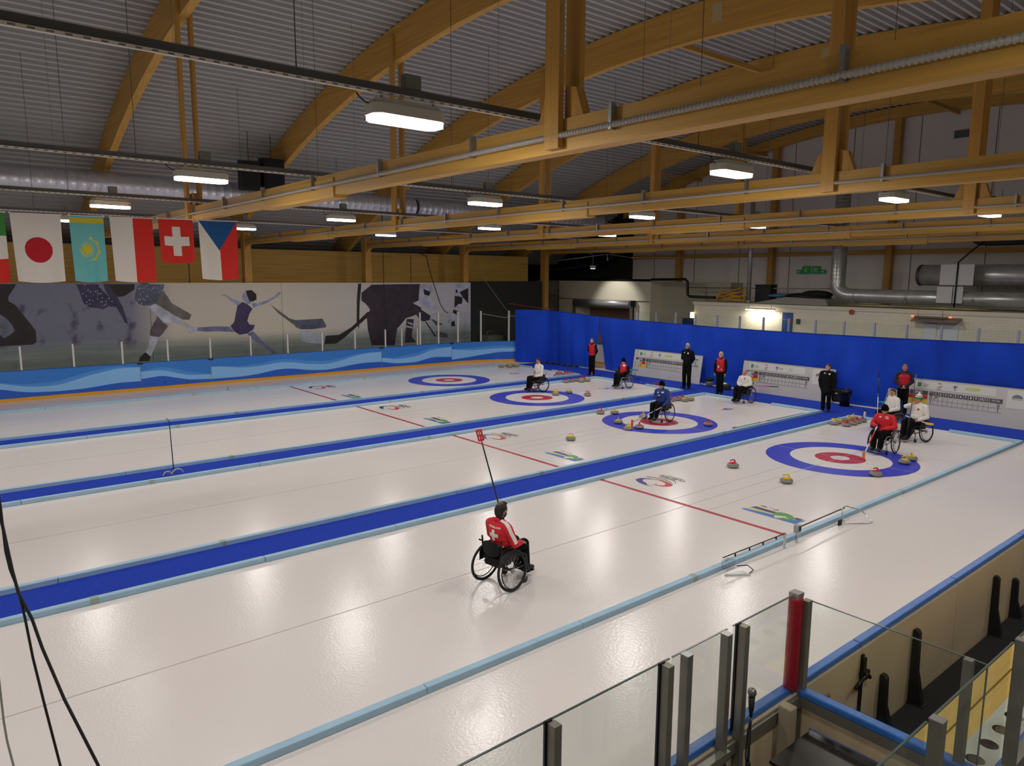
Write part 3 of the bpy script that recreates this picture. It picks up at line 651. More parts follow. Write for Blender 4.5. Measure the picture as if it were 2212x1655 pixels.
LOGO=[
 ('blue',[(-5.78,1.93),(-5.70,1.96),(-5.57,1.95),(-5.50,1.89),(-5.44,1.78),(-5.43,1.55),(-5.44,1.64),(-5.48,1.74),(-5.54,1.82),(-5.61,1.84),(-5.67,1.81),(-5.71,1.78),(-5.75,1.70),(-5.80,1.57),(-5.86,1.54),(-5.91,1.40),(-5.88,1.20),(-5.90,1.31),(-5.93,1.45),(-5.92,1.62),(-5.87,1.78),(-5.81,1.88)]),
 ('red',[(-5.42,1.79),(-5.35,1.68),(-5.32,1.49),(-5.36,1.29),(-5.40,1.18),(-5.45,1.11),(-5.54,1.08),(-5.63,1.09),(-5.70,1.15),(-5.75,1.23),(-5.76,1.33),(-5.79,1.41),(-5.81,1.49),(-5.76,1.40),(-5.72,1.37),(-5.65,1.49),(-5.69,1.37),(-5.72,1.34),(-5.71,1.30),(-5.66,1.24),(-5.59,1.23),(-5.53,1.26),(-5.47,1.32),(-5.42,1.43),(-5.39,1.56),(-5.38,1.70)]),
 ('dark',[(-5.34,1.99),(-5.34,1.95),(-5.26,1.76),(-5.22,1.53),(-5.27,1.32),(-5.39,1.14),(-5.31,1.30),(-5.26,1.51),(-5.29,1.73),(-5.38,1.91)]),
 ('dark',[(-5.16,1.34),(-5.14,1.32),(-5.20,1.23),(-5.33,1.11),(-5.27,1.19),(-5.19,1.28)]),
 ('blue',[(-5.71,-0.81),(-5.63,-0.82),(-5.57,-1.19),(-5.54,-1.42),(-5.63,-1.49),(-5.69,-1.56),(-5.66,-1.68),(-5.60,-1.77),(-5.50,-1.84),(-5.50,-1.90),(-5.36,-2.01),(-5.72,-1.99)]),
 ('lime',[(-5.57,-0.81),(-5.53,-0.83),(-5.50,-1.04),(-5.52,-1.28),(-5.55,-1.24),(-5.55,-1.03)]),
 ('dark',[(-5.46,-0.86),(-5.33,-0.92),(-5.35,-1.41),(-5.47,-1.39),(-5.48,-1.28)]),
 ('green',[(-5.41,-1.80),(-5.46,-1.82),(-5.51,-1.82),(-5.56,-1.81),(-5.60,-1.79),(-5.63,-1.75),(-5.65,-1.70),(-5.66,-1.64),(-5.65,-1.58),(-5.62,-1.52),(-5.59,-1.47),(-5.54,-1.42),(-5.49,-1.39),(-5.44,-1.38),(-5.39,-1.38),(-5.34,-1.40),(-5.30,-1.43),(-5.28,-1.48),(-5.27,-1.53),(-5.27,-1.60),(-5.29,-1.66),(-5.32,-1.71),(-5.36,-1.76)]),
 ('white',[(-5.54,-1.47),(-5.53,-1.52),(-5.46,-1.63),(-5.54,-1.76),(-5.54,-1.65),(-5.61,-1.61),(-5.66,-1.51)]),
 ('dark',[(-5.46,-1.81),(-5.35,-1.81),(-5.36,-1.96),(-5.49,-1.91)]),
 ('dark',[(-5.21,-0.92),(-5.20,-0.94),(-5.19,-1.09),(-5.25,-1.08)]),
 ('dark',[(-5.20,-1.13),(-5.19,-1.15),(-5.22,-1.26),(-5.21,-1.24)]),
 ('red',[(-5.20,-1.26),(-5.18,-1.31),(-5.22,-1.36),(-5.25,-1.35)]),
 ('dark',[(-5.24,-1.25),(-5.24,-1.28),(-5.27,-1.32),(-5.27,-1.28)]),
]
LM = {'blue': LBL, 'red': LRD, 'dark': LDK, 'green': LGR, 'lime': LLI, 'white': RW}
for k in range(4):
    Y = k*SP; nm = NAMES[k]
    t = empty('house_target', (0, Y, 0), 0, 'blue, white and red target rings frozen into the %s sheet' % nm, 'target rings', 'curling houses')
    ring(1.219, 1.829, .002).build('blue_ring', RB, t); ring(.61, 1.219, .0015).build('white_ring', RW, t); ring(.23, .61, .002).build('red_ring', RR, t); ring(.001, .23, .0015, 40).build('white_button', RW, t)
    t = empty('sheet_lines', (0, Y, 0), 0, 'thin grey centre and guide lines in the ice of the %s sheet' % nm, 'ice lines', 'ice lines')
    MB().box(-30, 3.66, -.007, .007, .0, .003).build('centre_line', LINE, t)
    for s in (-1, 1): MB().box(-6.4, -1.83, s*.457-.006, s*.457+.006, 0, .003).build('guide_line', LINE, t)
    MB().box(-.007, .007, -2.3, 2.4, 0, .0032).build('tee_line', LINE, t); MB().box(1.83, 1.843, -2.3, 2.4, 0, .003).build('back_line', LINE, t)
    tag(MB().box(-.05, .05, -2.31, 2.42, 0, .003).build('hog_line', LRED, None, (-6.4, Y, 0)), 'red hog line across the %s sheet' % nm, 'ice line', 'hog lines')
    t = empty('federation_logo', (-5.3, Y+1.55, 0), 0, 'round blue and red swirl logo in the ice of the %s sheet' % nm, 'logo', 'swirl logos')
    for i, (c, p) in enumerate(LOGO[:4]):
        b = MB(); b.bm(poly([(q[0]+5.3, q[1]-1.55) for q in p], .002+.0002*i)); b.build('swirl', LM[c], t)
    text('WORLD', .13, LDK, t, (.18, -.02, .003), (0, 0, -PI/2+PI), 'lettering', .9, bold=.004)
    text('CURLING', .17, LDK, t, (.29, -.08, .003), (0, 0, -PI/2+PI), 'lettering', 1.0, bold=.004)
    text('FEDERATION', .08, LDK, t, (.39, -.08, .003), (0, 0, -PI/2+PI), 'lettering', 1.0)
    t = empty('sponsor_logo', (-5.5, Y-1.3, 0), 0, 'blue and green printed sponsor strip in the ice of the %s sheet' % nm, 'logo', 'sponsor strips')
    for i, (c, p) in enumerate(LOGO[4:]):
        b = MB(); b.bm(poly([(q[0]+5.5, q[1]+1.3) for q in p], .002+.0003*i)); b.build('print', LB2 if i == 0 else LM[c], t)
    # sheet letter
    if k: text('ABCD'[k], .62, mat('letter_black', (40, 38, 38), .4), None, (3.78, Y, .002), (0, 0, PI/2), 'sheet_letter', 1.0)
    if k: tag(bpy.data.objects[[o.name for o in COL.objects if o.name.startswith('sheet_letter')][-1]], 'black letter %s painted in the ice behind a house' % 'ABCD'[k], 'letter', 'sheet letters')
    # foam dividers
    for s, side in ((-1, 'near'), (1, 'far')):
        y0 = Y+(-2.42 if s < 0 else 2.42)
        t = empty('foam_divider', (-6, y0, 0), 0, 'pale blue foam divider along the %s edge of the %s sheet' % (side, nm), 'divider', 'foam dividers')
        x = -24.0-.3*k; i = 0
        while x < 5.85:
            x1 = min(x+2.44, 5.86); jit = random.uniform(-.006, .006)
            MB().bbox(x+6+.004, x1+6-.004, jit, jit+.105, 0, .082, .008).build('foam_segment', FOAM, t)
            if i % 3 == k % 3: MB().box(x+6-.06, x+6+.05, jit-.0015, jit+.1065, .0, .0835).build('stain_patch', FOAMG, t)
            x = x1; i += 1
    # end rails
    for y0, y1, side in ((Y+1.05, Y+2.42, 'far'), (Y-2.32, Y-.5, 'near')) if k else ((Y+1.55, Y+2.42, 'far'), (Y-2.32, Y-.5, 'near')):
        tag(MB().bbox(-.05, .05, y0-(y0+y1)/2, y1-(y0+y1)/2, 0, .082, .008).build('end_rail', FOAM, None, (5.81, (y0+y1)/2, 0)), 'pale blue foam end rail at the %s corner of the %s sheet' % (side, nm), 'divider', 'foam end rails')
for k in range(3):
    tag(MB().box(-24, 5.98, -.505, .505, 0, .006).build('carpet_runner', CARPET, None, (0, k*SP+3.043, 0)), 'blue carpet runner between the %s and %s sheets' % (NAMES[k], NAMES[k+1]), 'carpet', 'carpet runners')
tag(MB().box(0, 2.05, -2.45, 20.6, 0, .008).build('cross_carpet', CARPET, None, (5.98, 0, 0)), 'wide blue carpet across the end of the sheets below the scoreboards', 'carpet')

# ---------------------------------------------------------------- curling stones
GRAN = mat('granite', (122, 120, 112), .35, noise=((60, 60, 60), .25)); GBAND = mat('granite_band', (150, 148, 140), .7, noise=((80, 80, 80), .15))
def stone_proto(m):
    t = empty('curling_stone')
    b = MB(); b.lathe([(.06, 0), (.09, .002), (.118, .012), (.136, .030), (.1425, .045), (.1435, .048)], n=28); b.lathe([(.1435, .072), (.141, .078), (.13, .095), (.112, .108), (.09, .114), (.04, .116)], n=28); b.build('granite_body', GRAN, t)
    MB().lathe([(.1436, .048), (.1445, .06), (.1436, .072)], n=28).build('striking_band', GBAND, t)
    h = MB().lathe([(.085, .1145), (.088, .118), (.082, .126), (.05, .133), (.02, .135)], n=24).build('handle_plate', m, t)
    b = MB(); b.tube([(-.055, 0, .125), (-.06, 0, .16), (-.045, 0, .184), (-.015, 0, .194), (.03, 0, .196), (.075, 0, .194), (.10, 0, .188)], [.019, .017, .016, .016, .017, .016, .011], 8); b.build('grip', m, t)
    return t
SR = mat('stone_red', (196, 30, 44), .35); SY = mat('stone_yellow', (226, 190, 24), .35)
pr = {'red': stone_proto(SR), 'yellow': stone_proto(SY)}; used = {'red': 0, 'yellow': 0}
def stone(c, x, y, label, rz=None, group=None):
    o = pr[c] if not used[c] else copy_tree(pr[c]); used[c] = 1
    o.location = (x, y, .001); o.rotation_euler = (0, 0, random.uniform(2.2, 4.2) if rz is None else rz); tag(o, label, 'curling stone', group or 'stones in play')
stone('red', -3.05, 1.17, 'red-handled curling stone alone in front of the nearest house')
stone('yellow', -3.26, -.38, 'yellow-handled curling stone alone in front of the nearest house')
stone('red', -1.04, -1.38, 'red-handled curling stone on the near blue ring of the nearest house')
stone('yellow', .70, -1.31, 'yellow-handled stone on the blue ring of the nearest house, nearer of a pair')
stone('yellow', 1.21, -1.27, 'yellow-handled stone at the rim of the nearest house, farther of a pair')
for x, y in ((4.09, 2.24), (4.41, 2.22), (5.02, 2.24), (5.40, 2.26)): stone('yellow', x, y, 'yellow-handled stone parked in the corner behind the nearest house', group='parked stones')
for x, y in ((4.16, 1.88), (4.55, 1.86), (4.92, 1.9), (5.27, 1.9)): stone('red', x, y, 'red-handled stone parked in the corner behind the nearest house', group='parked stones')
stone('red', -.5, 8.11, 'red-handled stone beside the divider at the far edge of the second sheet')
stone('yellow', -.13, 7.80, 'yellow-handled stone at the far rim of the second house')
stone('yellow', -1.24, 6.61, 'yellow-handled stone on the left blue ring of the second house')
stone('yellow', -1.75, 5.74, 'yellow-handled stone at the left rim of the second house by the orange brush')
stone('red', -1.32, 5.67, 'red-handled stone on the near blue ring of the second house')
stone('yellow', .06, 6.69, 'yellow-handled stone by the feet of the wheelchair player in blue')
stone('red', .75, 4.63, 'red-handled stone on the right blue ring of the second house')
stone('yellow', -4.12, 5.8, 'yellow-handled stone alone in front of the second house')
for x, y in ((3.45, 8.23), (3.80, 8.22), (4.15, 8.24)): stone('red', x, y, 'red-handled stone parked in the corner behind the second house', group='parked stones')
for x, y in ((3.86, 7.91), (4.20, 7.90)): stone('yellow', x, y, 'yellow-handled stone parked in the corner behind the second house', group='parked stones')
stone('yellow', .93, 11.90, 'yellow-handled stone on the third house, left one of a touching pair')
stone('yellow', 1.14, 12.13, 'yellow-handled stone on the third house, right one of a touching pair')
stone('yellow', 1.71, 11.97, 'yellow-handled stone at the back rim of the third house')
stone('red', 1.82, 11.03, 'red-handled stone just behind the third house')
for x, y in ((3.70, 14.215), (4.05, 14.215), (4.40, 14.215), (4.78, 14.215)): stone('red', x, y, 'red-handled stone parked in the corner behind the third house', group='parked stones')
for x, y in ((4.33, 13.90), (4.70, 13.90)): stone('yellow', x, y, 'yellow-handled stone parked in the corner behind the third house', group='parked stones')
for x, y in ((4.62, 15.85), (4.95, 15.86), (5.27, 15.87), (5.57, 15.88), (5.57, 16.2), (5.1, 16.2)): stone('red', x, y, 'red-handled stone parked behind the farthest house', group='parked stones')
for x, y in ((4.79, 20.18), (5.27, 20.2), (5.10, 19.88), (5.60, 20.19), (5.50, 19.86)): stone('yellow', x, y, 'yellow-handled stone parked behind the farthest house', group='parked stones')

# ---------------------------------------------------------------- scoreboards
SBW = mat('board_white', (196, 192, 188), .35); SBG = mat('board_grey', (78, 74, 72), .5); SBK = mat('print_black', (20, 20, 22), .5); SBL = mat('print_grey', (150, 148, 146), .5); PAPER = mat('paper', (216, 214, 206), .6)
TR = mat('team_red', (200, 30, 36), .5); TY = mat('team_yellow', (226, 194, 20), .5); SGR = mat('print_green', (60, 140, 100), .5); SLI = mat('print_lime', (178, 204, 70), .5); TEAL = mat('print_teal', (30, 110, 150), .5); TW = mat('print_white', (230, 228, 222), .5)
def scoreboard(yl, yr, label, red, yellow, s_red, s_yel, total=None, letter=None, right_panel=False, logo4='lime'):
    """yl, yr = world Y of the left and right end as seen"""
    W = yl-yr; H = 1.24
    t = empty('scoreboard', (7.93, (yl+yr)/2, .01), 0, label, 'scoreboard', 'scoreboards'); t.rotation_euler = (-math.radians(9), 0, -PI/2)
    F = -.022
    MB().box(-W/2, W/2, -.018, .018, 0, H).build('panel', SBW, t)
    MB().box(-W/2, W/2, -.022, .022, H, H+.02).build('edge_trim', STEEL, t)
    def R(u0, u1, v0, v1, m, name, d=0): return MB().box(-W/2+u0, -W/2+u1, F-.002-d, F-d+.003, v0, v1).build(name, m, t)
    def T(s, u, v, size, m, d=.006, sx=1.0, bold=.0): return text(s, size, m, t, (-W/2+u, F-.002-d, v), (PI/2, 0, 0), 'lettering', sx, bold=bold)
    h0, h1 = .72, .86
    R(.14, .72, h0, h1, SBG, 'header_cell'); T('END', .43, (h0+h1)/2, .12, TW, bold=.003)
    cw = .15; cols = ['*']+[str(i) for i in range(1, 12)]
    for i, s in enumerate(cols):
        u = .76+i*cw; R(u, u+cw-.02, h0, h1, SBG, 'header_cell'); T(s, u+cw/2-.01, (h0+h1)/2, .115, TW, sx=.8, bold=.003)
    ut = .76+12*cw
    R(ut, ut+.36, h0, h1, SBG, 'header_cell'); T('TOTAL', ut+.18, (h0+h1)/2, .095, TW, sx=.85)
    R(.12, .72, .575, .705, TR, 'team_plate'); T(red, .42, .64, .13, TW, bold=.003)
    R(.10, .74, .44, .57, TY, 'team_plate'); T(yellow, .42, .505, .13, SBK)
    R(.76, ut+.36, .568, .576, SBL, 'grid_line'); R(.76, ut+.36, .425, .433, SBL, 'grid_line')
    for i in range(1, 13): R(.76+i*cw-.012, .76+i*cw-.006, .43, .70, SBL, 'grid_line')
    T(s_red, .83, .64, .17, SBK); T(s_yel, .83, .50, .17, SBK)
    # little hammer mark
    MB().prism([(-W/2+.93, .60), (-W/2+.945, .595), (-W/2+1.0, .67), (-W/2+.985, .68)], 'y', F-.004, F).build('hammer_mark', SBL, t); R(.95, 1.04, .67, .695, SBG, 'hammer_mark', .003)
    if total: T(total[0], ut+.26, .64, .17, SBK); T(total[1], ut+.26, .50, .17, SBK)
    # sponsor strip
    q_ = lambda u: u*.86-.04
    R0, T0 = R, T
    R = lambda u0, u1, v0, v1, m, name, d=0: R0(q_(u0), q_(u1), v0, v1, m, name, d)
    T = lambda s, u, v, size, m, d=.006, sx=1.0, bold=.0: T0(s, q_(u), v, size, m, d, sx, bold)
    R(.36, 3.2, .93, 1.19, PAPER, 'sponsor_strip')
    R(.46, .60, .98, 1.13, SGR, 'sponsor_mark', .003)
    for v in (1.08, 1.04, 1.0): R(.66, .86, v, v+.012, SBL, 'sponsor_text_line', .003)
    b = MB(); n = 20
    for a0, a1, m in ((-2.6, .2, LRD), (.6, 2.4, LDK)):
        b.use(m)
        for i in range(n):
            p, q = a0+(a1-a0)*i/n, a0+(a1-a0)*(i+1)/n; wi = .02*math.sin(PI*(i+.5)/n)+.006; cx, cz = -W/2+q_(1.25), 1.09
            b.add([(cx+(.085-wi)*math.cos(p), F-.006, cz+(.075-wi)*math.sin(p)), (cx+.085*math.cos(p), F-.006, cz+.075*math.sin(p)), (cx+.085*math.cos(q), F-.006, cz+.075*math.sin(q)), (cx+(.085-wi)*math.cos(q), F-.006, cz+(.075-wi)*math.sin(q))], [(0, 1, 2, 3)])
    b.build('sponsor_mark', None, t); R(1.16, 1.35, .965, .975, SBL, 'sponsor_text_line', .003); R(1.19, 1.32, .945, .953, SBL, 'sponsor_text_line', .003)
    sh = [(1.73, 1.15), (1.91, 1.15), (1.90, 1.03), (1.82, .95), (1.74, 1.03)]
    MB().prism([(-W/2+q_(p[0]), p[1]) for p in sh], 'y', F-.006, F).build('crest', mat('crest_grey', (196, 196, 194), .6), t)
    R(1.75, 1.90, 1.075, 1.10, LBL, 'crest_cross', .006); R(1.795, 1.82, 1.03, 1.14, LBL, 'crest_cross', .006); R(1.80, 1.84, .985, 1.01, SBG, 'crest_cross', .006)
    if logo4 == 'lime':
        MB().prism([(-W/2+q_(p[0]), p[1]) for p in ((2.18, 1.04), (2.62, 1.04), (2.68, 1.08), (2.62, 1.12), (2.18, 1.12))], 'y', F-.006, F).build('sponsor_arrow', SLI, t); R(2.22, 2.58, 1.085, 1.092, TW, 'sponsor_text_line', .006); R(2.22, 2.5, 1.063, 1.069, TW, 'sponsor_text_line', .006)
    else:
        R(1.95, 2.15, 1.07, 1.08, SBL, 'sponsor_text_line', .003); R(1.95, 2.12, 1.04, 1.05, SBL, 'sponsor_text_line', .003)
        T('VISIT', 2.5, 1.10, .07, mat('print_pale_teal', (150, 180, 184), .5)); T('LOHJA', 2.5, 1.03, .08, mat('print_pale_teal', (150, 180, 184), .5))
    R, T = R0, T0
    if letter:
        T(letter, W-.32, .90, .2, SBK)
        for v in (1.03, .74): MB().prism([(-W/2+W-.45, v+.01), (-W/2+W-.19, v), (-W/2+W-.19, v+.05), (-W/2+W-.45, v+.04)], 'y', F-.004, F).build('corner_mark', TEAL, t)
    if right_panel:
        R(3.02, 3.58, .62, 1.2, PAPER, 'notice')
        MB().prism([(-W/2+3.30+.15*math.cos(a), .94+.12*math.sin(a)) for a in [PI*i/10 for i in range(11)]], 'y', F-.006, F).build('notice_print', mat('notice_grey', (120, 122, 130), .6), t); R(3.16, 3.44, .90, .91, SBL, 'sponsor_text_line', .003)
scoreboard(14.12, 10.25, 'white scoreboard showing POL and JPN, nearest the corner curtain', 'POL', 'JPN', '0', '2', None, 'C')
scoreboard(8.2, 4.3, 'white scoreboard showing FIN, behind the bald seated player', 'FIN', 'ENG', '0', '1', ('0', '1'), None, True, 'teal')
scoreboard(1.75, -2.6, 'white scoreboard with a red plate, rightmost one behind the players in white', 'SUI', 'ITA', '0', '1', ('0', '1'), None, True)
# ---------------------------------------------------------------- rooms behind the end of the rink
BRICK = mat('painted_block', (198, 190, 168), .7)
nt = BRICK.node_tree; br = nt.nodes.new('ShaderNodeTexBrick'); tc = nt.nodes.new('ShaderNodeTexCoord'); sw = nt.nodes.new('ShaderNodeSeparateXYZ'); cb = nt.nodes.new('ShaderNodeCombineXYZ')
nt.links.new(tc.outputs['Object'], sw.inputs[0]); nt.links.new(sw.outputs[1], cb.inputs[0]); nt.links.new(sw.outputs[2], cb.inputs[1]); nt.links.new(cb.outputs[0], br.inputs[0])
br.inputs['Scale'].default_value = 1; br.inputs['Brick Width'].default_value = .3; br.inputs['Row Height'].default_value = .1; br.inputs['Mortar Size'].default_value = .006
br.inputs['Color1'].default_value = (*lin((224, 216, 196)), 1); br.inputs['Color2'].default_value = (*lin((216, 210, 190)), 1); br.inputs['Mortar'].default_value = (*lin((196, 188, 170)), 1)
nt.links.new(br.outputs[0], nt.nodes['Principled BSDF'].inputs['Base Color'])
blk = struct(empty('wall_service_block', (13, 3, 0)))
MB().box(0, 3.4, -17, 11.45, 0, 3.24).build('block_wall', BRICK, blk); MB().box(-.04, 3.4, -17, 11.5, 3.24, 3.40).build('roof_edge', mat('fascia', (206, 200, 184), .6), blk)
MB().box(.02, .5, 11.46, 12.2, 0, 2.5).build('blue_side_door', mat('door_navy', (24, 44, 92), .5), blk)
d = MB().box(-.03, .02, 5.92, 6.44, 0, 3.05).build('blue_door', mat('door_blue', (30, 70, 130), .5), blk); MB().box(-.04, -.03, 5.94, 6.42, 2.70, 2.73).build('door_trim', STEEL, d)
MB().box(-.03, .02, -.22, .24, 0, 2.86).build('white_door', mat('door_white', (206, 212, 220), .5), blk); MB().box(-.03, .02, -1.0, -.36, 0, 2.92).build('white_door', mat('door_white', (206, 212, 220)), blk)
MB().prism([(0, 3.08), (0, 3.12), (-.45, 2.98), (-.45, 2.94)], 'y', -1.1, .62).build('door_canopy', mat('canopy_taupe', (120, 108, 100), .7), blk)
for y, m_ in ((6.03, (150, 30, 40)), (5.64, (30, 70, 60))): MB().box(-.05, 0, y-.09, y+.09, 2.55, 2.78).build('wall_sign', mat('sign_%d' % m_[0], m_, .6), blk)
for y in (10.4, 5.0, .9, -1.6): MB().box(-.012, 0, y-.7, y-.02, 1.4, 2.35).build('notice_board', mat('notice_cream', (210, 204, 188), .6), blk)
bel = tag(MB().lathe([(.11, -.05), (.11, -.02), (.085, 0)], (0, 0, 0), 16, 'x').build('fire_bell', mat('bell_red', (170, 60, 40), .5), None, (12.95, 6.19, 3.20)), 'small round red fire bell on the white block wall', 'bell')
t = empty('tube_lamp', (12.72, 10.48, 3.10), 0, 'lit fluorescent tube fitting on the white block wall', 'lamp')
MB().box(-.05, .05, -.78, .78, .05, .12).build('batten', WHITE, t); MB().tube([(0, -.76, .02), (0, .76, .02)], .022, 10).build('tube', mat('tube_glow', (255, 244, 226), .4, emit=((255, 240, 214), 14)), t)
for y in (-.6, .6): MB().box(-.01, .01, y-.01, y+.01, .12, .28).build('hanger', STEEL, t)
li = bpy.data.lights.new('tube_light', 'AREA'); li.shape = 'RECTANGLE'; li.size = 1.5; li.size_y = .08; li.energy = 34; li.color = (1, .9, .76); lo = bpy.data.objects.new('light', li); COL.objects.link(lo); lo.parent = t; lo.location = (-.02, 0, -.03); lo.rotation_euler = (0, math.radians(-35), PI/2) if False else (0, 0, PI/2)
t = empty('radiant_heater', (12.7, 2.9, 3.12), 0, 'dark radiant heater with two glowing orange ends above the white doors', 'heater')
MB().box(-.06, .06, -.62, .62, 0, .05).build('reflector', mat('heater_grey', (120, 112, 100), .5, .4), t)
for y in (-.68, .70): MB().ell((0, y, .03), (.03, .07, .03), 8, 6).build('glow_end', mat('heater_glow', (255, 120, 70), .5, emit=((255, 100, 50), 3)), t)
for y in (-.4, .5): MB().tube([(0, y, .05), (0, y, .27)], .012, 5).build('hanger', STEEL, t)
t = empty('wall_light', (12.94, 14.52, 2.7), 0, 'small glowing bulkhead light at the left corner of the white block', 'lamp'); MB().bbox(-.05, .05, -.1, .1, -.15, .15, .02).build('cover', mat('bulkhead_glow', (255, 230, 200), .4, emit=((255, 220, 170), 4)), t); MB().box(.05, .06, -.1, .1, -.16, .16).build('back_plate', STEEL, t)
# tall white room with the roller shutter
tall = struct(empty('wall_tall_block', (14.5, 22, 0)))
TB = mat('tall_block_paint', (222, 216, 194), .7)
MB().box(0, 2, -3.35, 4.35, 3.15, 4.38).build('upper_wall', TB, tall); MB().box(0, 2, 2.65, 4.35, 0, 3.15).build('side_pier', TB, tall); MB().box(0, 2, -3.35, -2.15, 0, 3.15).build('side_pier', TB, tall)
MB().box(.5, 2, 4.35, 7.0, 0, 4.38).build('recess_wall', mat('recess_shade', (176, 172, 152), .7), tall); MB().box(1.0, 2.1, -8, -3.35, 0, 4.36).build('recess_wall', mat('recess_shade', (176, 172, 152)), tall)  # set-back walls: block paint darkened to put their shade into the colour
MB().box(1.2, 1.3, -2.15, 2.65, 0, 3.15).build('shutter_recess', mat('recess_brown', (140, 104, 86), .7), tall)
MB().box(1.0, 1.2, -1.2, -.9, 0, 2.6).build('inner_frame', mat('inner_rust', (96, 50, 34), .7), tall)
t = empty('flood_lamp', (12.3, 21.15, 5.2), 0, 'small pale floodlight in the dark corner, aimed at the white room', 'lamp')
MB().prism([(-.12, -.09), (.12, -.09), (.15, .09), (-.15, .09)], 'y', -.1, .1).build('housing', mat('lamp_housing', (196, 194, 182)), t); MB().box(-.1, .1, -.08, .08, -.1, -.09).build('lens', mat('lamp_diffuser', (255, 250, 240)), t)
MB().tube([(0, 0, .09), (0, 0, .72)], .02, 6).build('drop_tube', STEEL, t); MB().tube([(0, 0, .70), (-1.0, 0, .95)], .02, 6).build('arm', STEEL, t)
li = bpy.data.lights.new('flood_light', 'SPOT'); li.energy = 300; li.color = LAMP_COL; li.spot_size = math.radians(84); li.spot_blend = .6; li.shadow_soft_size = .1; lo = bpy.data.objects.new('light', li); COL.objects.link(lo); lo.parent = t; lo.location = (0, 0, -.14); lo.rotation_euler = (0, math.radians(-44), 0)
t = empty('roller_shutter', (14.3, 22.3, 2.85), 0, 'rolled-up silver shutter box over the doorway of the white room', 'roller shutter')
b = MB(); b.lathe([(.22, -2.35), (.22, 2.35)], (0, 0, .2), 20, 'y'); b.build('coil_housing', mat('shutter_silver', (190, 188, 190), .35, .5), t)
MB().box(-.04, .04, -2.3, 2.3, -.08, 0).build('bottom_bar', STEEL, t)
for y in (-2.4, 2.4): MB().box(-.08, .08, y-.05, y+.05, -2.84, .3).build('guide_rail', STEEL, t)
MB().box(-.12, .12, -2.62, -2.46, .08, .42).build('motor', BLACKM, t)
for z, pts in ((3.55, [(14.44, 28.0), (14.44, 26.4)]), (3.25, [(14.44, 26.3), (14.44, 18.7)])):
    tag(MB().tube([(p[0], p[1], z) for p in pts], .025, 6).build('wall_pipe', mat('pipe_cream', (170, 164, 146), .6)), 'thin cream pipe fixed along the white room wall, %s run' % ('upper left' if z > 3.4 else 'lower long'), 'pipe', 'wall pipes')
tag(MB().tube([(14.6, 24.5, 4.46), (14.6, 18.8, 4.46), (14.0, 18.2, 4.5), (14.0, 15.85, 4.54), (14.0, 15.7, 4.4), (14.0, 15.66, 3.7), (14.0, 15.5, 3.62), (14.0, 13.9, 3.6)], .075, 10).build('black_pipe', mat('pipe_black', (16, 16, 17), .5)), 'thick black pipe running along the top of the white rooms and stepping down', 'pipe')
tag(MB().tube([(14.5, 16.1, 4.08), (14.5, 7.6, 4.15)], .03, 6).build('guard_rail', STEEL), 'grey handrail above the white block roof', 'rail')
t = empty('steel_flue', (14, 11.95, 3.42), 0, 'slim upright steel flue pipe rising from the white block roof', 'pipe'); MB().tube([(0, 0, 0), (0, 0, 5.6)], .11, 14).build('pipe', GALV, t); MB().lathe([(.2, 0), (.13, .12)], n=14).build('collar', GALV, t)
t = empty('bent_duct', (13.9, 7.4, 3.405), 0, 'large bent spiral duct coming down and turning right above the block', 'air duct')
path = [(0, 0, 6), (0, 0, 1.0)]+[(0, -.65+.65*math.cos(a), 1.0-.52*math.sin(a)-.0) for a in (.3, .6, .9, 1.2, PI/2)]+[(0, -3.0, .46), (0, -9.5, .42)]
MB().tube(path, .30, 20).build('duct_pipe', GALV, t)
for y in (-.9, -3.1, -5.6): MB().lathe([(.315, y-.03), (.315, y+.03)], (0, 0, .45), 20, 'y').build('clamp_band', GALV, t); MB().tube([(-.33, y, .45), (-.33, y, .0)], .012, 5).build('support_leg', STEEL, t)
b = MB()
for i in range(26): b.lathe([(.302, -.012), (.31, 0), (.302, .012)], (0, 0, 1.2+i*.17), 18)
b.build('seam_rib', GALV, t, kind='stuff')
t = empty('duct_drum', (14.5, 4.15, 4.78), 0, 'fat short-ended steel duct drum with white panels, upper right', 'air duct')
MB().lathe([(.30, -.06), (.40, 0), (.43, .0), (.43, -3), (.43, -8)][2:], (0, 0, 0), 24, 'y').build('drum', GALV, t); MB().lathe([(.1, .05), (.40, .04), (.44, 0), (.44, -.1)], (0, 0, 0), 24, 'y').build('end_cap', mat('duct_rim', (80, 78, 78), .5, .5), t)
for y0, y1, z0, z1 in ((-1.72, -1.12, -.39, .42), (-2.32, -1.76, -.39, .42), (-1.62, -1.05, -1.1, -.45), (-2.0, -1.66, -1.1, -.45)):
    MB().box(-.97, -.95, y0, y1, z0, z1).build('white_panel', mat('panel_pale', (196, 194, 192), .5), t)
MB().tube([(-1.0, -1.75, .5), (-1.0, -1.74, -1.36)], .03, 6).build('black_hose', BLACK, t); MB().tube([(-1.0, -1.75, .5), (-.6, -2.1, 1.0), (-.3, -2.35, 1.3)], .03, 6).build('black_hose', BLACK, t)
for y in (-1.2, -2.2): MB().box(-.96, -.4, y-.02, y+.02, -.02, .02).build('bracket', STEEL, t)
t = empty('ceiling_duct', (14.7, 1.5, 6.1), 0, 'dark short duct hanging just under the last truss at the right', 'air duct'); MB().tube([(0, .9, .2), (0, .6, .02), (0, .2, 0), (0, -1.2, 0)], .17, 16).build('pipe', mat('duct_dark', (60, 58, 58)), t); MB().tube([(0, 0, .15), (0, 0, 2)], .012, 5).build('hanger', STEEL, t)
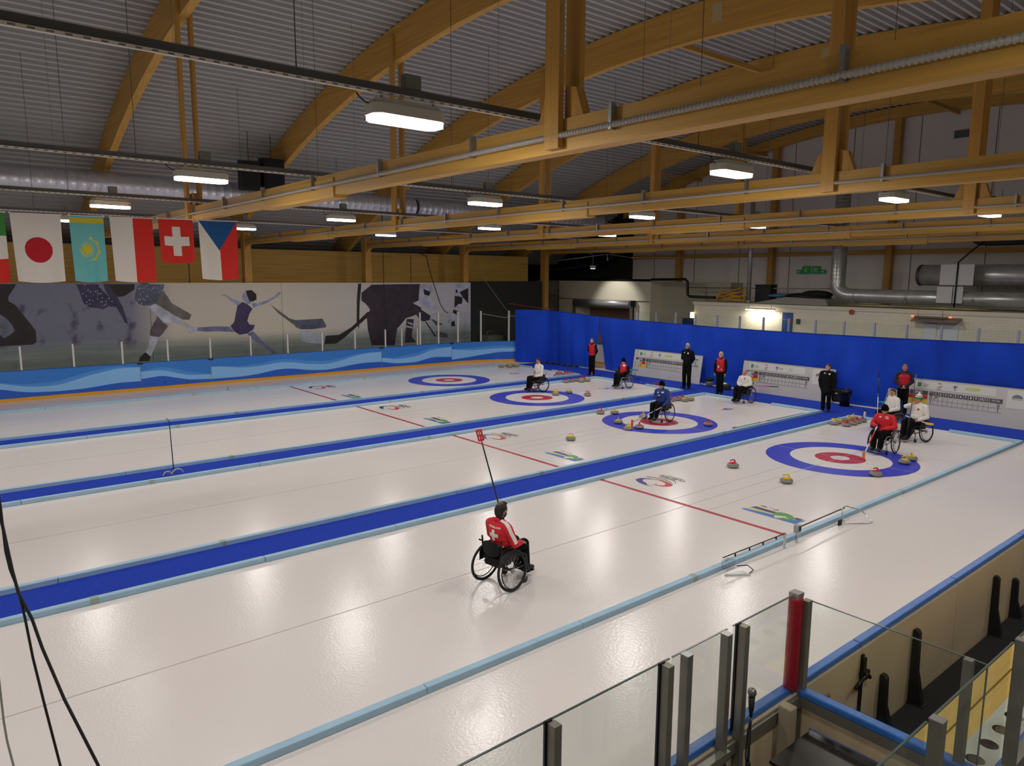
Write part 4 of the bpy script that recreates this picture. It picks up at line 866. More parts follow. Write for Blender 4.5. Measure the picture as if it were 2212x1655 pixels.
# odds and ends stacked on the block roof
YEL = mat('trestle_yellow', (200, 150, 50), .6)
t = empty('timber_trestles', (13.6, 12.7, 3.41), 0, 'jumble of yellow timber trestle bars on the white block roof', 'timber')
for i in range(9):
    y0, y1 = (-.95+.08*i, .85-.05*i); zz = .04+.055*i
    MB().tube([(random.uniform(-.2, .2), y0, zz+(.35 if i % 3 == 0 else 0)), (random.uniform(-.2, .2), y1, zz-(.0 if i % 3 == 0 else -.05))], .035, 4).build('bar', YEL, t)
MB().tube([(0, .85, .02), (0, .55, .75)], .04, 4).build('bar', YEL, t); MB().tube([(0, -.75, .02), (0, -.8, .75)], .04, 4).build('bar', YEL, t)
t = empty('black_crate', (14.5, 11.3, 3.41), 0, 'tall black box beside the timber on the white block roof', 'box'); MB().bbox(-.3, .3, -.42, .42, 0, .84, .02).build('body', mat('crate_black', (14, 14, 15), .6), t); MB().bbox(-.32, .32, -.44, .44, .84, .9, .015).build('lid', mat('crate_lid', (22, 22, 24), .5), t)
t = empty('sloping_sheet', (13.5, 9.3, 3.42), 0, 'large grey board lying askew on the white block roof', 'board')
MB().prism([(-1.9, 0), (1.9, 0), (.2, .33), (-1.75, .28)], 'x', -.3, .3).build('board', mat('grey_board', (136, 132, 122), .7), t); MB().ell((.0, .75, .38), (.3, .5, .09), 12, 8).build('blue_tarp', mat('tarp_blue', (60, 110, 140), .6), t); MB().tube([(-.2, .2, .4), (-.2, -1.0, .36)], .05, 6).build('dark_roll', BLACK, t)
t = empty('dark_tarpaulin', (14.6, 8.9, 3.42), 0, 'heap of dark tarpaulin at the foot of the bent duct', 'tarpaulin')
MB().ell((0, .35, .26), (.5, 1.3, .26), 14, 8).build('heap', mat('tarp_dark', (24, 20, 18), .8), t); MB().ell((0, -.2, .45), (.4, .8, .2), 12, 8).build('fold', mat('tarp_dark', (24, 20, 18)), t)
for i, (y0, z) in enumerate(((5.8, 3.48), (3.0, 3.47))): tag(MB().tube([(13.35, y0+1.6, z), (13.35, y0-1.9, z)], .06, 8).build('roof_pipe', mat('brass_pipe', (150, 140, 96), .35, .6)), 'brassy pipe lying on the edge of the block roof, %s' % ('left length' if i == 0 else 'right length'), 'pipe', 'roof pipes')
t = empty('exit_sign', (16.5, 10.1, 4.85), 0, 'green emergency exit signs with arrows high on the gable wall', 'sign')
GRN = mat('exit_green', (16, 96, 50), .5, emit=((16, 110, 60), .15)); EY = mat('exit_pale', (170, 190, 90), .5)
for y in (.26, -.26):
    MB().box(-.03, .05, y-.2, y+.2, 0, .38).build('plate', GRN, t); MB().prism([(y-.08, .06), (y-.03, .06), (y+.04, .18), (y+.1, .1), (y+.13, .13), (y+.06, .26), (y+.0, .30), (y-.1, .24), (y-.03, .22)], 'x', -.034, -.03).build('running_figure', EY, t)
for y, s in ((.62, 1), (-.62, -1)): MB().box(-.03, .05, y-.12, y+.12, 0, .2).build('arrow_plate', GRN, t); MB().prism([(y+s*.08, .1), (y, .15), (y, .11), (y-s*.08, .11), (y-s*.08, .09), (y, .09), (y, .05)], 'x', -.034, -.03).build('arrow', WHITE, t)
tag(MB().tube([(12, 24.4, 5.56), (12, 22.0, 5.72), (12, 19.77, 5.9), (12, 18.0, 5.68), (12, 14.5, 5.62)], [.02, .03, .012, .008, .006], 6).build('hanging_rope', mat('rope_white', (190, 188, 180), .8)), 'slack white rope slung below the last truss', 'rope')
tag(MB().tube([(12, 19.77, 5.9), (12, 19.74, 5.7), (12, 19.72, 5.55)], [.02, .025, .045], 6).build('rope_tassel', mat('rope_pale', (190, 184, 150), .8)), 'knotted rope end hanging from the slack white rope', 'rope')
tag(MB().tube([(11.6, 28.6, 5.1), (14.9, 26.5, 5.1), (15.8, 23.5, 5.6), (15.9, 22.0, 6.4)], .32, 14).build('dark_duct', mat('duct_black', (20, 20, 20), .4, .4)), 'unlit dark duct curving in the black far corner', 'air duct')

# hanging cables in front of the mural
tag(MB().tube([(-.06, 23.6, 8.25), (-.06, 23.6, 6.3), (-.04, 23.6, 4), (.02, 23.55, 2.2), (.03, 23.5, 1.2)], .016, 6).build('hanging_cable', BLACK), 'straight thin black cable hanging before the hockey player mural', 'cable', 'hanging cables')
tag(MB().tube([(-.55, 23.4, 6.1), (1.5, 23.4, 5.95), (2.38, 23.4, 5.62), (2.45, 23.4, 5.3), (2.62, 23.4, 4.7), (2.95, 23.4, 3.8), (3.2, 23.4, 3.15), (3.45, 23.4, 2.8), (3.7, 23.4, 2.68)], .022, 6).build('hanging_cable', BLACK), 'kinked black microphone cable swinging before the hockey player mural', 'cable', 'hanging cables')
tag(MB().tube([(5.6, 23.8, 5.9), (6.4, 23.6, 4.3), (7.25, 23.0, 2.9), (7.6, 22.6, 2.3)], .012, 5).build('guy_wire', mat('wire_pale', (150, 148, 140), .5, .4)), 'taut slanting wire running down to the curtain corner', 'wire')
for i, (pts, r) in enumerate(((([(-18.05, -3.9, 4.2), (-18.02, -4.04, 3.34), (-18.02, -4.09, 3.11), (-18.01, -4.12, 3.01), (-17.985, -4.15, 2.90), (-17.97, -4.2, 2.75), (-17.955, -4.25, 2.53), (-17.93, -4.32, 2.29), (-17.89, -4.42, 1.94), (-17.84, -4.55, 1.2)]), .007),
                              (([(-18.05, -3.89, 4.2), (-18.03, -4.03, 3.36), (-18.01, -4.08, 3.12), (-18.0, -4.12, 3.0), (-17.985, -4.16, 2.88), (-17.94, -4.22, 2.74), (-17.91, -4.27, 2.58), (-17.84, -4.39, 2.3), (-17.73, -4.55, 1.95), (-17.6, -4.75, 1.3)]), .0085),
                              (([(-18.14, -4.1, 2.9), (-18.11, -4.15, 2.4), (-18.11, -4.19, 2.18), (-18.105, -4.21, 2.07), (-18.09, -4.25, 1.94), (-18.06, -4.3, 1.4)]), .006))):
    tag(MB().tube(pts, r, 7).build('power_cord', BLACK if i < 2 else mat('cord_grey', (150, 148, 142), .5)), ['black cord hanging at the left edge, left branch of the pair', 'thicker black cord hanging at the left edge, right branch of the pair', 'grey cord hanging at the lower left corner'][i], 'cord', 'cords by the stand')

# ---------------------------------------------------------------- near boards with glass, gate and bench
nb = struct(empty('wall_near_boards', (-10, -5.8, 0)))
seams = [-22, -19.6, -17.2, -14.85, -13.5, -12.55, -11.42, -9.0, -6.6, -4.2, -1.8, .6, 3.0, 5.4, 7.8, 10]
for a, c in zip(seams[:-1], seams[1:]):
    MB().box(a+10+.006, c+10-.006, -.06, .04, 0, 1.04).build('board_panel', CREAM, nb)
    MB().bbox(a+10+.003, c+10-.003, -.04, .05, 1.04, 1.10, .012).build('blue_cap', mat('cap_blue_near', (44, 102, 178), .4, noise=((4, 30, 30), .15)), nb)
    MB().box(a+10+.02, c+10-.02, .04, .055, 0, .18).build('kick_plate', mat('kick_yellow', (222, 160, 52)), nb)
    MB().box(a+10, c+10, -.10, -.06, .93, 1.03).build('steel_ledge', mat('steel_worn', (122, 118, 108), .5, .5), nb) if c < -12.4 else None
    MB().box(a+10, c+10, -.10, -.06, .1, .22).build('base_ledge', mat('steel_dirty', (70, 62, 54), .6, .3), nb) if c < -12.4 else None
la = empty('board_latch', (-11.42, -5.87, .78), 0, 'black gate latch with lever on the seam of the near boards', 'latch')
MB().box(-.03, .03, -.03, 0, -.02, .18).build('plate', BLACKM, la); MB().tube([(-.2, -.04, -.06), (0, -.05, .03), (.07, -.05, -.03)], .022, 6).build('lever', BLACKM, la); MB().box(-.045, .045, -.06, 0, -.02, .06).build('hub', BLACKM, la)
tag(MB().box(-.02, .02, -.02, .0, 0, .95).build('seam_cover', BLACKM, None, (-11.42, -5.86, .04)), 'thin black seam strip below the latch on the near boards', 'strip')
tag(MB().bbox(-.05, .05, -.02, 0, -.11, .11, .01).build('wall_socket', mat('socket_grey', (110, 104, 92), .5), None, (-12.1, -5.86, .72)), 'small grey socket plate on the cream boards beside the red post', 'socket')
for i, (x, h) in enumerate(((-10.95, .60), (-10.2, .85), (-7.75, .80), (-6.95, .55))):
    t = empty('board_support', (x, -5.87, .02), 0, ['short rounded black board support nearest the partition', 'tall black board support behind the glass edge', 'tall black board support farther along the boards', 'short black board support at the far end'][i], 'support', 'board supports')
    MB().prism([(-.15, 0), (0, 0), (0, h), (-.035, h), (-.06, h-.03), (-.07, h*.45)], 'x', -.035, .035).build('fin', BLACK, t); MB().box(-.06, .06, -.17, 0, 0, .02).build('foot', BLACK, t)
gl2 = struct(empty('window_4', (-14, -5.84, 0)))
PG = mat('post_galv', (128, 126, 116), .45, .6, noise=((5, 5, 5), .12))
for x, zb in ((-17.8, .2), (-16.7, .2), (-15.55, .2), (-14.49, .2), (-13.57, .2)):
    MB().box(x+14-.03, x+14+.03, -.085, -.02, zb, 1.98).build('post', PG, gl2); MB().box(x+14-.045, x+14+.015, -.018, -.002, 1.1, 1.99).build('clamp_strip', BLACKM, gl2)
for a, c in ((-17.76, -16.72), (-16.7, -15.58), (-15.55, -14.40), (-13.63, -12.74)):
    MB().box(a+14, c+14, .0, .012, 1.10, 1.97).build('pane', GLASS, gl2); MB().box(a+14, c+14, -.001, .013, 1.97, 1.976).build('pane_edge', mat('glass_edge', (70, 84, 78), .3), gl2)
t = empty('board_gate', (-14.04, -5.84, 0), 0, 'glazed gate in the near boards with its steel frame and latch', 'gate')
for x in (-.24, .24): MB().box(x-.03, x+.03, -.085, -.02, .62 if x > 0 else .85, 1.98).build('gate_post', PG, t); MB().box(x-.032, x+.032, -.087, -.018, 1.98, 1.99).build('post_cap', STEEL, t)
MB().box(-.33, .33, .0, .012, 1.08, 1.97).build('pane', GLASS, t); MB().box(-.33, .33, -.001, .013, 1.97, 1.976).build('pane_edge', mat('glass_edge', (70, 84, 78)), t)
MB().box(-.3, .27, -.12, -.06, .98, 1.05).build('bottom_rail', PG, t)
for x0, x1 in ((-.2, 0), (.18, 0)): MB().tube([(x0, -.09, .98), (x1, -.09, .62)], .025, 5).build('brace', PG, t)
MB().tube([(-.05, -.12, .78), (.12, -.13, .86), (.22, -.12, .84)], .02, 6).build('latch_lever', BLACKM, t); MB().box(.14, .26, -.14, -.09, .76, .92).build('latch_case', BLACKM, t)
t = empty('padded_post', (-12.68, -5.82, 1.1), 0, 'dark red padded corner post between the glass panels', 'post')
MB().lathe([(.058, 0), (.062, .01), (.060, .80), (.058, .84)], n=18).build('red_pad', mat('pad_red', (150, 18, 34), .45), t); MB().box(-.045, .045, -.045, .045, .84, .875).build('steel_top', STEEL, t)
# partition running back from the boards
t = empty('bench_partition', (-12.6, -6.5, 0), 0, 'cream partition with blue cap and glass closing the end of the players bench', 'partition')
MB().box(-.03, .03, -.72, .62, .15, .98).build('panel', CREAM, t); MB().box(-.05, .045, -.72, .62, .94, 1.03).build('steel_rail', mat('steel_worn', (122, 118, 108)), t); MB().bbox(-.05, .05, -.74, .62, 1.03, 1.09, .012).build('blue_cap', mat('cap_blue_near', (44, 102, 178)), t)
for y in (.62, -.62): MB().box(-.035, .03, y-.03, y+.03, .3, 1.9).build('post', PG, t)
MB().box(.04, .052, -.72, .66, 1.09, 1.88).build('pane', GLASS, t); MB().box(.039, .053, -.72, .66, 1.88, 1.886).build('pane_edge', mat('glass_edge', (70, 84, 78)), t); MB().box(.038, .054, -.728, -.72, 1.09, 1.886).build('pane_edge', mat('glass_edge', (70, 84, 78)), t)
g4 = struct(empty('window_5', (-12, -7.3, 0)))
for x in (-1.68, -.12, 1.5): MB().box(x-.035, x+.035, -.05, .03, .1, 1.96).build('post', PG, g4); MB().box(x-.037, x+.037, -.052, .032, 1.96, 1.97).build('post_cap', STEEL, g4)
for a, c in ((-2.5, -1.72), (-1.64, -.16), (-.08, 1.46)): MB().box(a, c, .032, .044, .95, 1.94).build('pane', GLASS, g4); MB().box(a, c, .031, .045, 1.94, 1.946).build('pane_edge', mat('glass_edge', (70, 84, 78)), g4)
MB().box(-2.5, 4, -.05, .03, .85, .95).build('rail', PG, g4)
tag(MB().box(-2.9, 4.5, -.68, .62, 0, .03).build('rubber_mat', mat('rubber_speckle', (20, 18, 18), .9, noise=((60, 60, 60), .4)), None, (-9.6, -6.5, .0)), 'black speckled rubber matting in the players bench', 'mat')
t = empty('players_bench', (-9.6, -6.6, .03), 0, 'yellow timber players bench seen through the glass', 'bench')
for y in (-.09, .09): MB().box(-2.7, 4, y-.08, y+.08, .40, .44).build('plank', mat('bench_yellow', (206, 168, 72), .5, noise=((1, 20, 20), .12)), t)
for x in (-2.4, -.6, 1.4, 3.4): MB().box(x-.03, x+.03, -.16, .16, 0, .40).build('leg', PG, t)
t = empty('bottle_shelf', (-10.6, -6.98, .03), 0, 'white plastic bottle shelf with round holes behind the yellow bench', 'shelf')
b = MB(); n = 16
xs_ = [-1.13+.32*i for i in range(11)]
for x in xs_:
    vs = []
    sq = []
    for i in range(n):
        a = 2*PI*i/n; vs.append((x+.075*math.cos(a), .075*math.sin(a), .6)); m_ = max(abs(math.cos(a)), abs(math.sin(a))); sq.append((x+.16*math.cos(a)/m_, .13*math.sin(a)/m_, .6))
    b.add(vs+sq, [(i, (i+1) % n, n+(i+1) % n, n+i)[::-1] for i in range(n)])
b.build('top_sheet', mat('shelf_white', (196, 198, 184), .45), t)
MB().box(-1.3, 2.4, -.14, .14, .44, .455).build('bottom_sheet', mat('shelf_tan', (170, 150, 120), .6), t); MB().box(-1.3, 2.4, .13, .14, .44, .60).build('front_lip', mat('shelf_white', (196, 198, 184)), t); MB().box(-1.31, -1.29, -.14, .14, .3, .60).build('end_plate', mat('shelf_white', (196, 198, 184)), t)  # bottom sheet is tan, darker than the white top sheet
MB().box(-1.3, 2.4, -.2, -.14, .30, .62).build('blue_backing', mat('cap_blue_near', (44, 102, 178)), t)
for x in (-1.2, .5, 2.3): MB().box(x-.02, x+.02, -.1, .1, 0, .44).build('bracket', PG, t)
t = empty('steel_desk', (-13.15, -6.6, 0), 0, 'brushed steel topped desk against the bench partition', 'desk')
MB().box(-.3, .3, -.75, .5, .88, .905).build('top', mat('brushed_dark', (70, 66, 62), .25, .8, noise=((2, 8, 8), .3)), t); MB().box(.28, .305, -.75, .5, .9, .93).build('rim', CHROME, t)
for x in (-.26, .26):
    for y in (-.7, .45): MB().box(x-.02, x+.02, y-.02, y+.02, 0, .88).build('leg', PG, t)
tag(MB().bbox(-.05, .05, -.06, .06, 0, 1.12, .015).build('plastic_bollard', mat('bollard_grey', (150, 140, 118), .5), None, (-12.98, -5.97, 0)), 'beige plastic upright next to the red post foot', 'post')
t = empty('microphone_stand', (-13.62, -6.02, 0), 0, 'black microphone on a slim stand behind the near boards', 'microphone')
MB().lathe([(.13, 0), (.13, .02), (.02, .035)], n=18).build('base', BLACKM, t); MB().tube([(0, 0, .02), (0, 0, 1.3)], .010, 8).build('pole', BLACKM, t); MB().lathe([(.02, 0), (.02, .07)], (0, 0, .86), 10).build('clutch', BLACKM, t); MB().tube([(.0, -.0, .9), (-.05, -.02, .9)], .012, 6).build('knob', BLACKM, t)
m_ = MB().lathe([(.012, 1.3), (.014, 1.34), (.02, 1.36), (.026, 1.47)], n=14).build('microphone_body', BLACK, t); MB().ell((0, 0, 1.505), (.034, .034, .036), 16, 10).build('mesh_head', mat('mic_mesh', (130, 128, 122), .4, .8), m_); MB().lathe([(.013, 1.26), (.013, 1.3)], n=10).build('silver_collar', CHROME, t)
MB().tube([(0, 0, 1.33), (-.045, -.01, 1.2), (-.04, 0, 1.0), (-.02, 0, .9), (-.08, -.02, .6), (-.12, -.02, .1)], .007, 6).build('cable', BLACK, t)

# ---------------------------------------------------------------- tools on and beside the ice
t = empty('clear_sensor_bar', (-7.9, -2.53, 0), 0, 'long thin dark bar with a clear plastic end lying over the near divider', 'tool')
MB().tube([(-.87, .05, .25), (.87, .0, .27)], .009, 6).build('bar', BLACKM, t); MB().box(-.87, .87, .006, .012, .20, .25).build('clear_fin', glass_mat('clear_plastic', (.88, .9, .92)), t)
MB().box(.86, .88, -.02, .02, 0.0, .29).build('clear_post', mat('acrylic', (206, 206, 204), .3), t); MB().box(-.95, -.75, -.10, .02, .10, .24).build('clear_box', glass_mat('clear_plastic', (.88, .9, .92)), t)
MB().prism([(-.95, -.05), (-.6, -.12), (-.62, -.3), (-.78, -.18)], 'z', .001, .03).build('folded_plastic', mat('acrylic', (206, 206, 204)), t); MB().tube([(-.7, -.1, .12), (-.5, -.16, .1), (-.42, -.22, .02), (-.6, -.25, .01)], .008, 6).build('wire_loop', BLACKM, t)
for x in (-.6, -.2, .2, .6): MB().box(x-.008, x+.008, -.006, .014, .22, .27).build('clip', BLACKM, t)
t = empty('hoop_stand_bar', (-5.7, -2.53, 0), 0, 'dark bar on a steel hoop stand lying over the near divider', 'tool')
MB().tube([(-.92, 0, .28), (.9, .06, .26)], .012, 6).build('bar', mat('bar_brown', (70, 60, 56), .5), t); MB().box(-.95, -.92, -.02, .02, 0, .3).build('post', CHROME, t); MB().bbox(-.99, -.88, -.05, .04, .2, .34, .01).build('grey_box', mat('box_grey', (150, 150, 150), .4), t); MB().box(-.96, -.90, -.06, -.05, .24, .32).build('black_face', BLACK, t)
MB().tube([(.70, -.05, .02), (.66, -.02, .20), (.72, .02, .30), (1.0, .08, .27), (1.25, -.10, .18), (1.22, -.35, .02), (1.1, -.33, .015), (.70, -.05, .02)], .010, 6).build('hoop', CHROME, t); MB().box(.55, .66, -.03, .0, .0, .1).build('black_foot', BLACK, t)
t = empty('pole_stand', (-13.95, 8.92, 0), 0, 'slim dark pole in a scalloped grey base on the far blue runner', 'pole stand')
MB().tube([(0, .0, .03), (-.02, .05, 1.26)], .011, 6).build('pole', BLACKM, t); MB().tube([(-.02, .05, 1.26), (-.08, .08, 1.34)], .008, 5).build('hook', BLACKM, t)
for x, r in ((.06, .12), (-.16, .09)): MB().tube([(x+r*math.cos(a), -.08, .02+r*math.sin(a)) for a in [PI*i/10 for i in range(11)]], .02, 6).build('base_loop', mat('base_grey', (176, 172, 164), .5), t)
t = empty('ice_marker', (-8.78, 20.95, 0), 0, 'tiny black marker peg on the ice by the far divider', 'marker'); MB().tube([(0, 0, 0), (0, 0, .14)], .010, 6).build('peg', BLACKM, t); MB().lathe([(.07, 0), (.07, .012)], n=12).build('disc', BLACK, t)
def stick(p0, p1, segs, label, head=None, name='delivery_stick', r=.013, sc=1.0):
    """a pole of coloured lengths from p0 (hand end) to p1 (head end)"""
    p0 = Vector(p0); p1 = Vector(p1); t = empty(name, tuple(p1), 0, label, 'curling stick', 'curling sticks')
    a = 0
    for f, m in segs:
        MB().tube([p0.lerp(p1, a)-p1, p0.lerp(p1, f)-p1], r, 8).build('shaft', m, t); a = f
    d = (p1-p0).normalized()
    if head == 'brush':
        b = MB(); b.bbox(-.10, .10, -.03, .03, -.03, .0, .006); return t, d
    return t, d
OR = mat('brush_orange', (236, 120, 20), .6); ORR = mat('brush_red_orange', (240, 76, 22), .6); KB = mat('shaft_black', (18, 18, 20), .35); KG = mat('shaft_green', (40, 150, 90), .4); KW = mat('shaft_white', (215, 215, 215), .4); KR = mat('shaft_red', (200, 30, 40), .4); KP = mat('shaft_pink', (250, 60, 140), .4); KBL = mat('shaft_blue', (60, 90, 190), .4)
t, d = stick((5.04, 3.80, .03), (1.07, 3.84, .03), ((.42, KB), (.47, KBL), (.58, KB), (.66, mat('shaft_coral', (240, 110, 80), .4)), (.70, KB), (1, KG)), 'long green, orange and black stick lying beside the second sheet divider', r=.014)
MB().bbox(-.12, .02, -.04, .04, -.025, .02, .008).build('stick_head', mat('head_maroon', (140, 60, 60), .5), t)

# bin, chairs, bags, bottles by the curtain
t = empty('rubbish_bin', (7.72, 3.70, .01), 0, 'black rubbish bin lined with a plastic bag in front of the blue curtain', 'bin')
MB().lathe([(.17, 0), (.20, .5), (.21, .55)], n=20).build('bin_body', BLACK, t)
b = MB(); b.lathe([(.215, .42), (.222, .5), (.225, .6), (.20, .615), (.19, .58)], n=28); b.v = [(v[0]*(1+.02*math.sin(17*math.atan2(v[1], v[0]))), v[1]*(1+.02*math.sin(17*math.atan2(v[1], v[0]))), v[2]) for v in b.v]; b.build('bag_liner', mat('bag_black', (10, 10, 11), .3), t)
def folding_chair(x, y, rz, label):
    t = empty('folding_chair', (x, y, .01), rz, label, 'chair', 'folding chairs'); P = mat('chair_plastic', (206, 204, 190), .45)
    b = MB(); 
    pr = [(-.21, .62), (.21, .62), (.225, .74), (.2, .86), (.12, .91), (-.12, .91), (-.2, .86), (-.225, .74)]
    b.prism(pr, 'x', -.22, -.195); b.build('backrest', P, t)
    MB().bbox(-.18, .2, -.2, .2, .43, .455, .01).build('seat', mat('seat_teal', (50, 130, 160), .5), t)
    for s in (-1, 1):
        MB().tube([(-.22, s*.21, .9), (-.1, s*.215, .45), (.22, s*.22, .0)], .012, 6).build('leg', STEEL, t); MB().tube([(.16, s*.2, .44), (-.24, s*.205, .0)], .012, 6).build('leg', STEEL, t)
    for xx, z in ((.1, .15), (-.13, .12)): MB().tube([(xx, -.21, z), (xx, .21, z)], .009, 6).build('crossbar', STEEL, t)
folding_chair(6.75, 13.02, 2.7, 'white folding chair behind the seated person in the red vest')
folding_chair(7.1, 7.55, 2.7, 'white folding chair behind the bald seated player')
folding_chair(7.05, 1.95, 2.6, 'white folding chair behind the seated player in white, beside the standing man')
t = empty('grey_bucket', (7.75, 9.6, .01), 0, 'grey bucket with a dark top beside the fair-haired woman', 'bucket'); MB().lathe([(.13, 0), (.16, .26)], n=18).build('pail', mat('pail_grey', (120, 118, 112), .6), t); MB().ell((0, 0, .30), (.19, .19, .12), 14, 8).build('dark_cloth', mat('cloth_dark', (22, 22, 24), .8), t)
t = empty('gear_bag', (7.55, 8.75, .01), .3, 'dark kit bag with neon yellow clothing on top by the scoreboard', 'bag'); MB().bbox(-.18, .18, -.28, .28, 0, .2, .05).build('bag_body', mat('bag_dark', (26, 30, 30), .7), t); MB().ell((0, .05, .24), (.14, .2, .05), 12, 7).build('neon_garment', mat('neon_yellow', (220, 235, 60), .6), t); MB().ell((.05, .2, .17), (.1, .14, .07), 10, 7).build('green_garment', mat('neon_green', (60, 150, 90), .6), t)
t = empty('equipment_bag', (7.6, 14.6, .01), .2, 'small dark and green bag beside the POL scoreboard', 'bag'); MB().bbox(-.12, .12, -.2, .2, 0, .2, .04).build('bag_body', mat('bag_dark', (26, 30, 30)), t); MB().ell((0, .05, .2), (.1, .12, .05), 10, 7).build('flap', mat('neon_green', (60, 150, 90)), t)
def bottle(x, y, m1, label):
    t = empty('drink_bottle', (x, y, .009), 0, label, 'bottle', 'drink bottles'); MB().lathe([(.035, 0), (.037, .02), (.037, .15), (.03, .18)], n=14).build('bottle_body', m1, t); MB().lathe([(.03, .18), (.028, .215), (.012, .22), (.012, .24)], n=12).build('cap', BLACK, t)
bottle(6.19, 2.25, WHITE, 'white drink bottle with a black cap on the blue carpet'); bottle(6.12, 15.02, mat('bottle_pink', (220, 60, 110), .4), 'pink drink bottle at the feet of the boy in the red vest')
for i in range(6):
    x, y = 7.80+.10*i*.3, 20.0-.42*i
    t = empty('sand_bag', (x, y, .005), math.radians(80+8*math.sin(i*2)), 'dark teal ballast bag along the foot of the corner curtain', 'ballast bag', 'ballast bags'); MB().ell((0, 0, .055), (.2, .09, .055), 12, 8).build('bag', mat('sandbag', (20, 44, 60), .6), t); MB().ell((.2, 0, .05), (.03, .05, .03), 8, 6).build('tied_end', mat('sandbag_tie', (150, 160, 160), .6), t)
# ================================================================ PEOPLE AND WHEELCHAIRS
SKIN = mat('skin', (214, 158, 128), .55); SKIN2 = mat('skin_tan', (196, 136, 104), .55); LIP = mat('lips', (168, 96, 84), .5); EYE = mat('eye_dark', (30, 24, 22), .3)
PANT = mat('trousers_black', (9, 9, 10), .9, 0, .2); SHOE = mat('shoe_black', (14, 14, 15), .5); GLOVE = mat('glove_black', (16, 16, 18), .7)
JRED = mat('jacket_red', (206, 24, 36), .7); JWHI = mat('jacket_white', (226, 222, 216), .75, bump=(18, .15)); JBLU = mat('jacket_blue', (24, 50, 128), .7); JBLK = mat('jacket_black', (9, 9, 11), .8, 0, .25); JNAV = mat('jacket_navy', (22, 24, 38), .75); VRED = mat('vest_red', (200, 22, 40), .7)
HBRN = mat('hair_brown', (52, 34, 24), .7); HBLK = mat('hair_black', (16, 13, 12), .6); HGRY = mat('hair_grey', (186, 176, 164), .7); HBLO = mat('hair_blond', (206, 184, 130), .65); HSAND = mat('hair_sandy', (136, 104, 62), .7); HDG = mat('hair_dark_grey', (66, 58, 52), .7)
BEAN = mat('beanie_black', (8, 8, 9), .95, 0, .1)

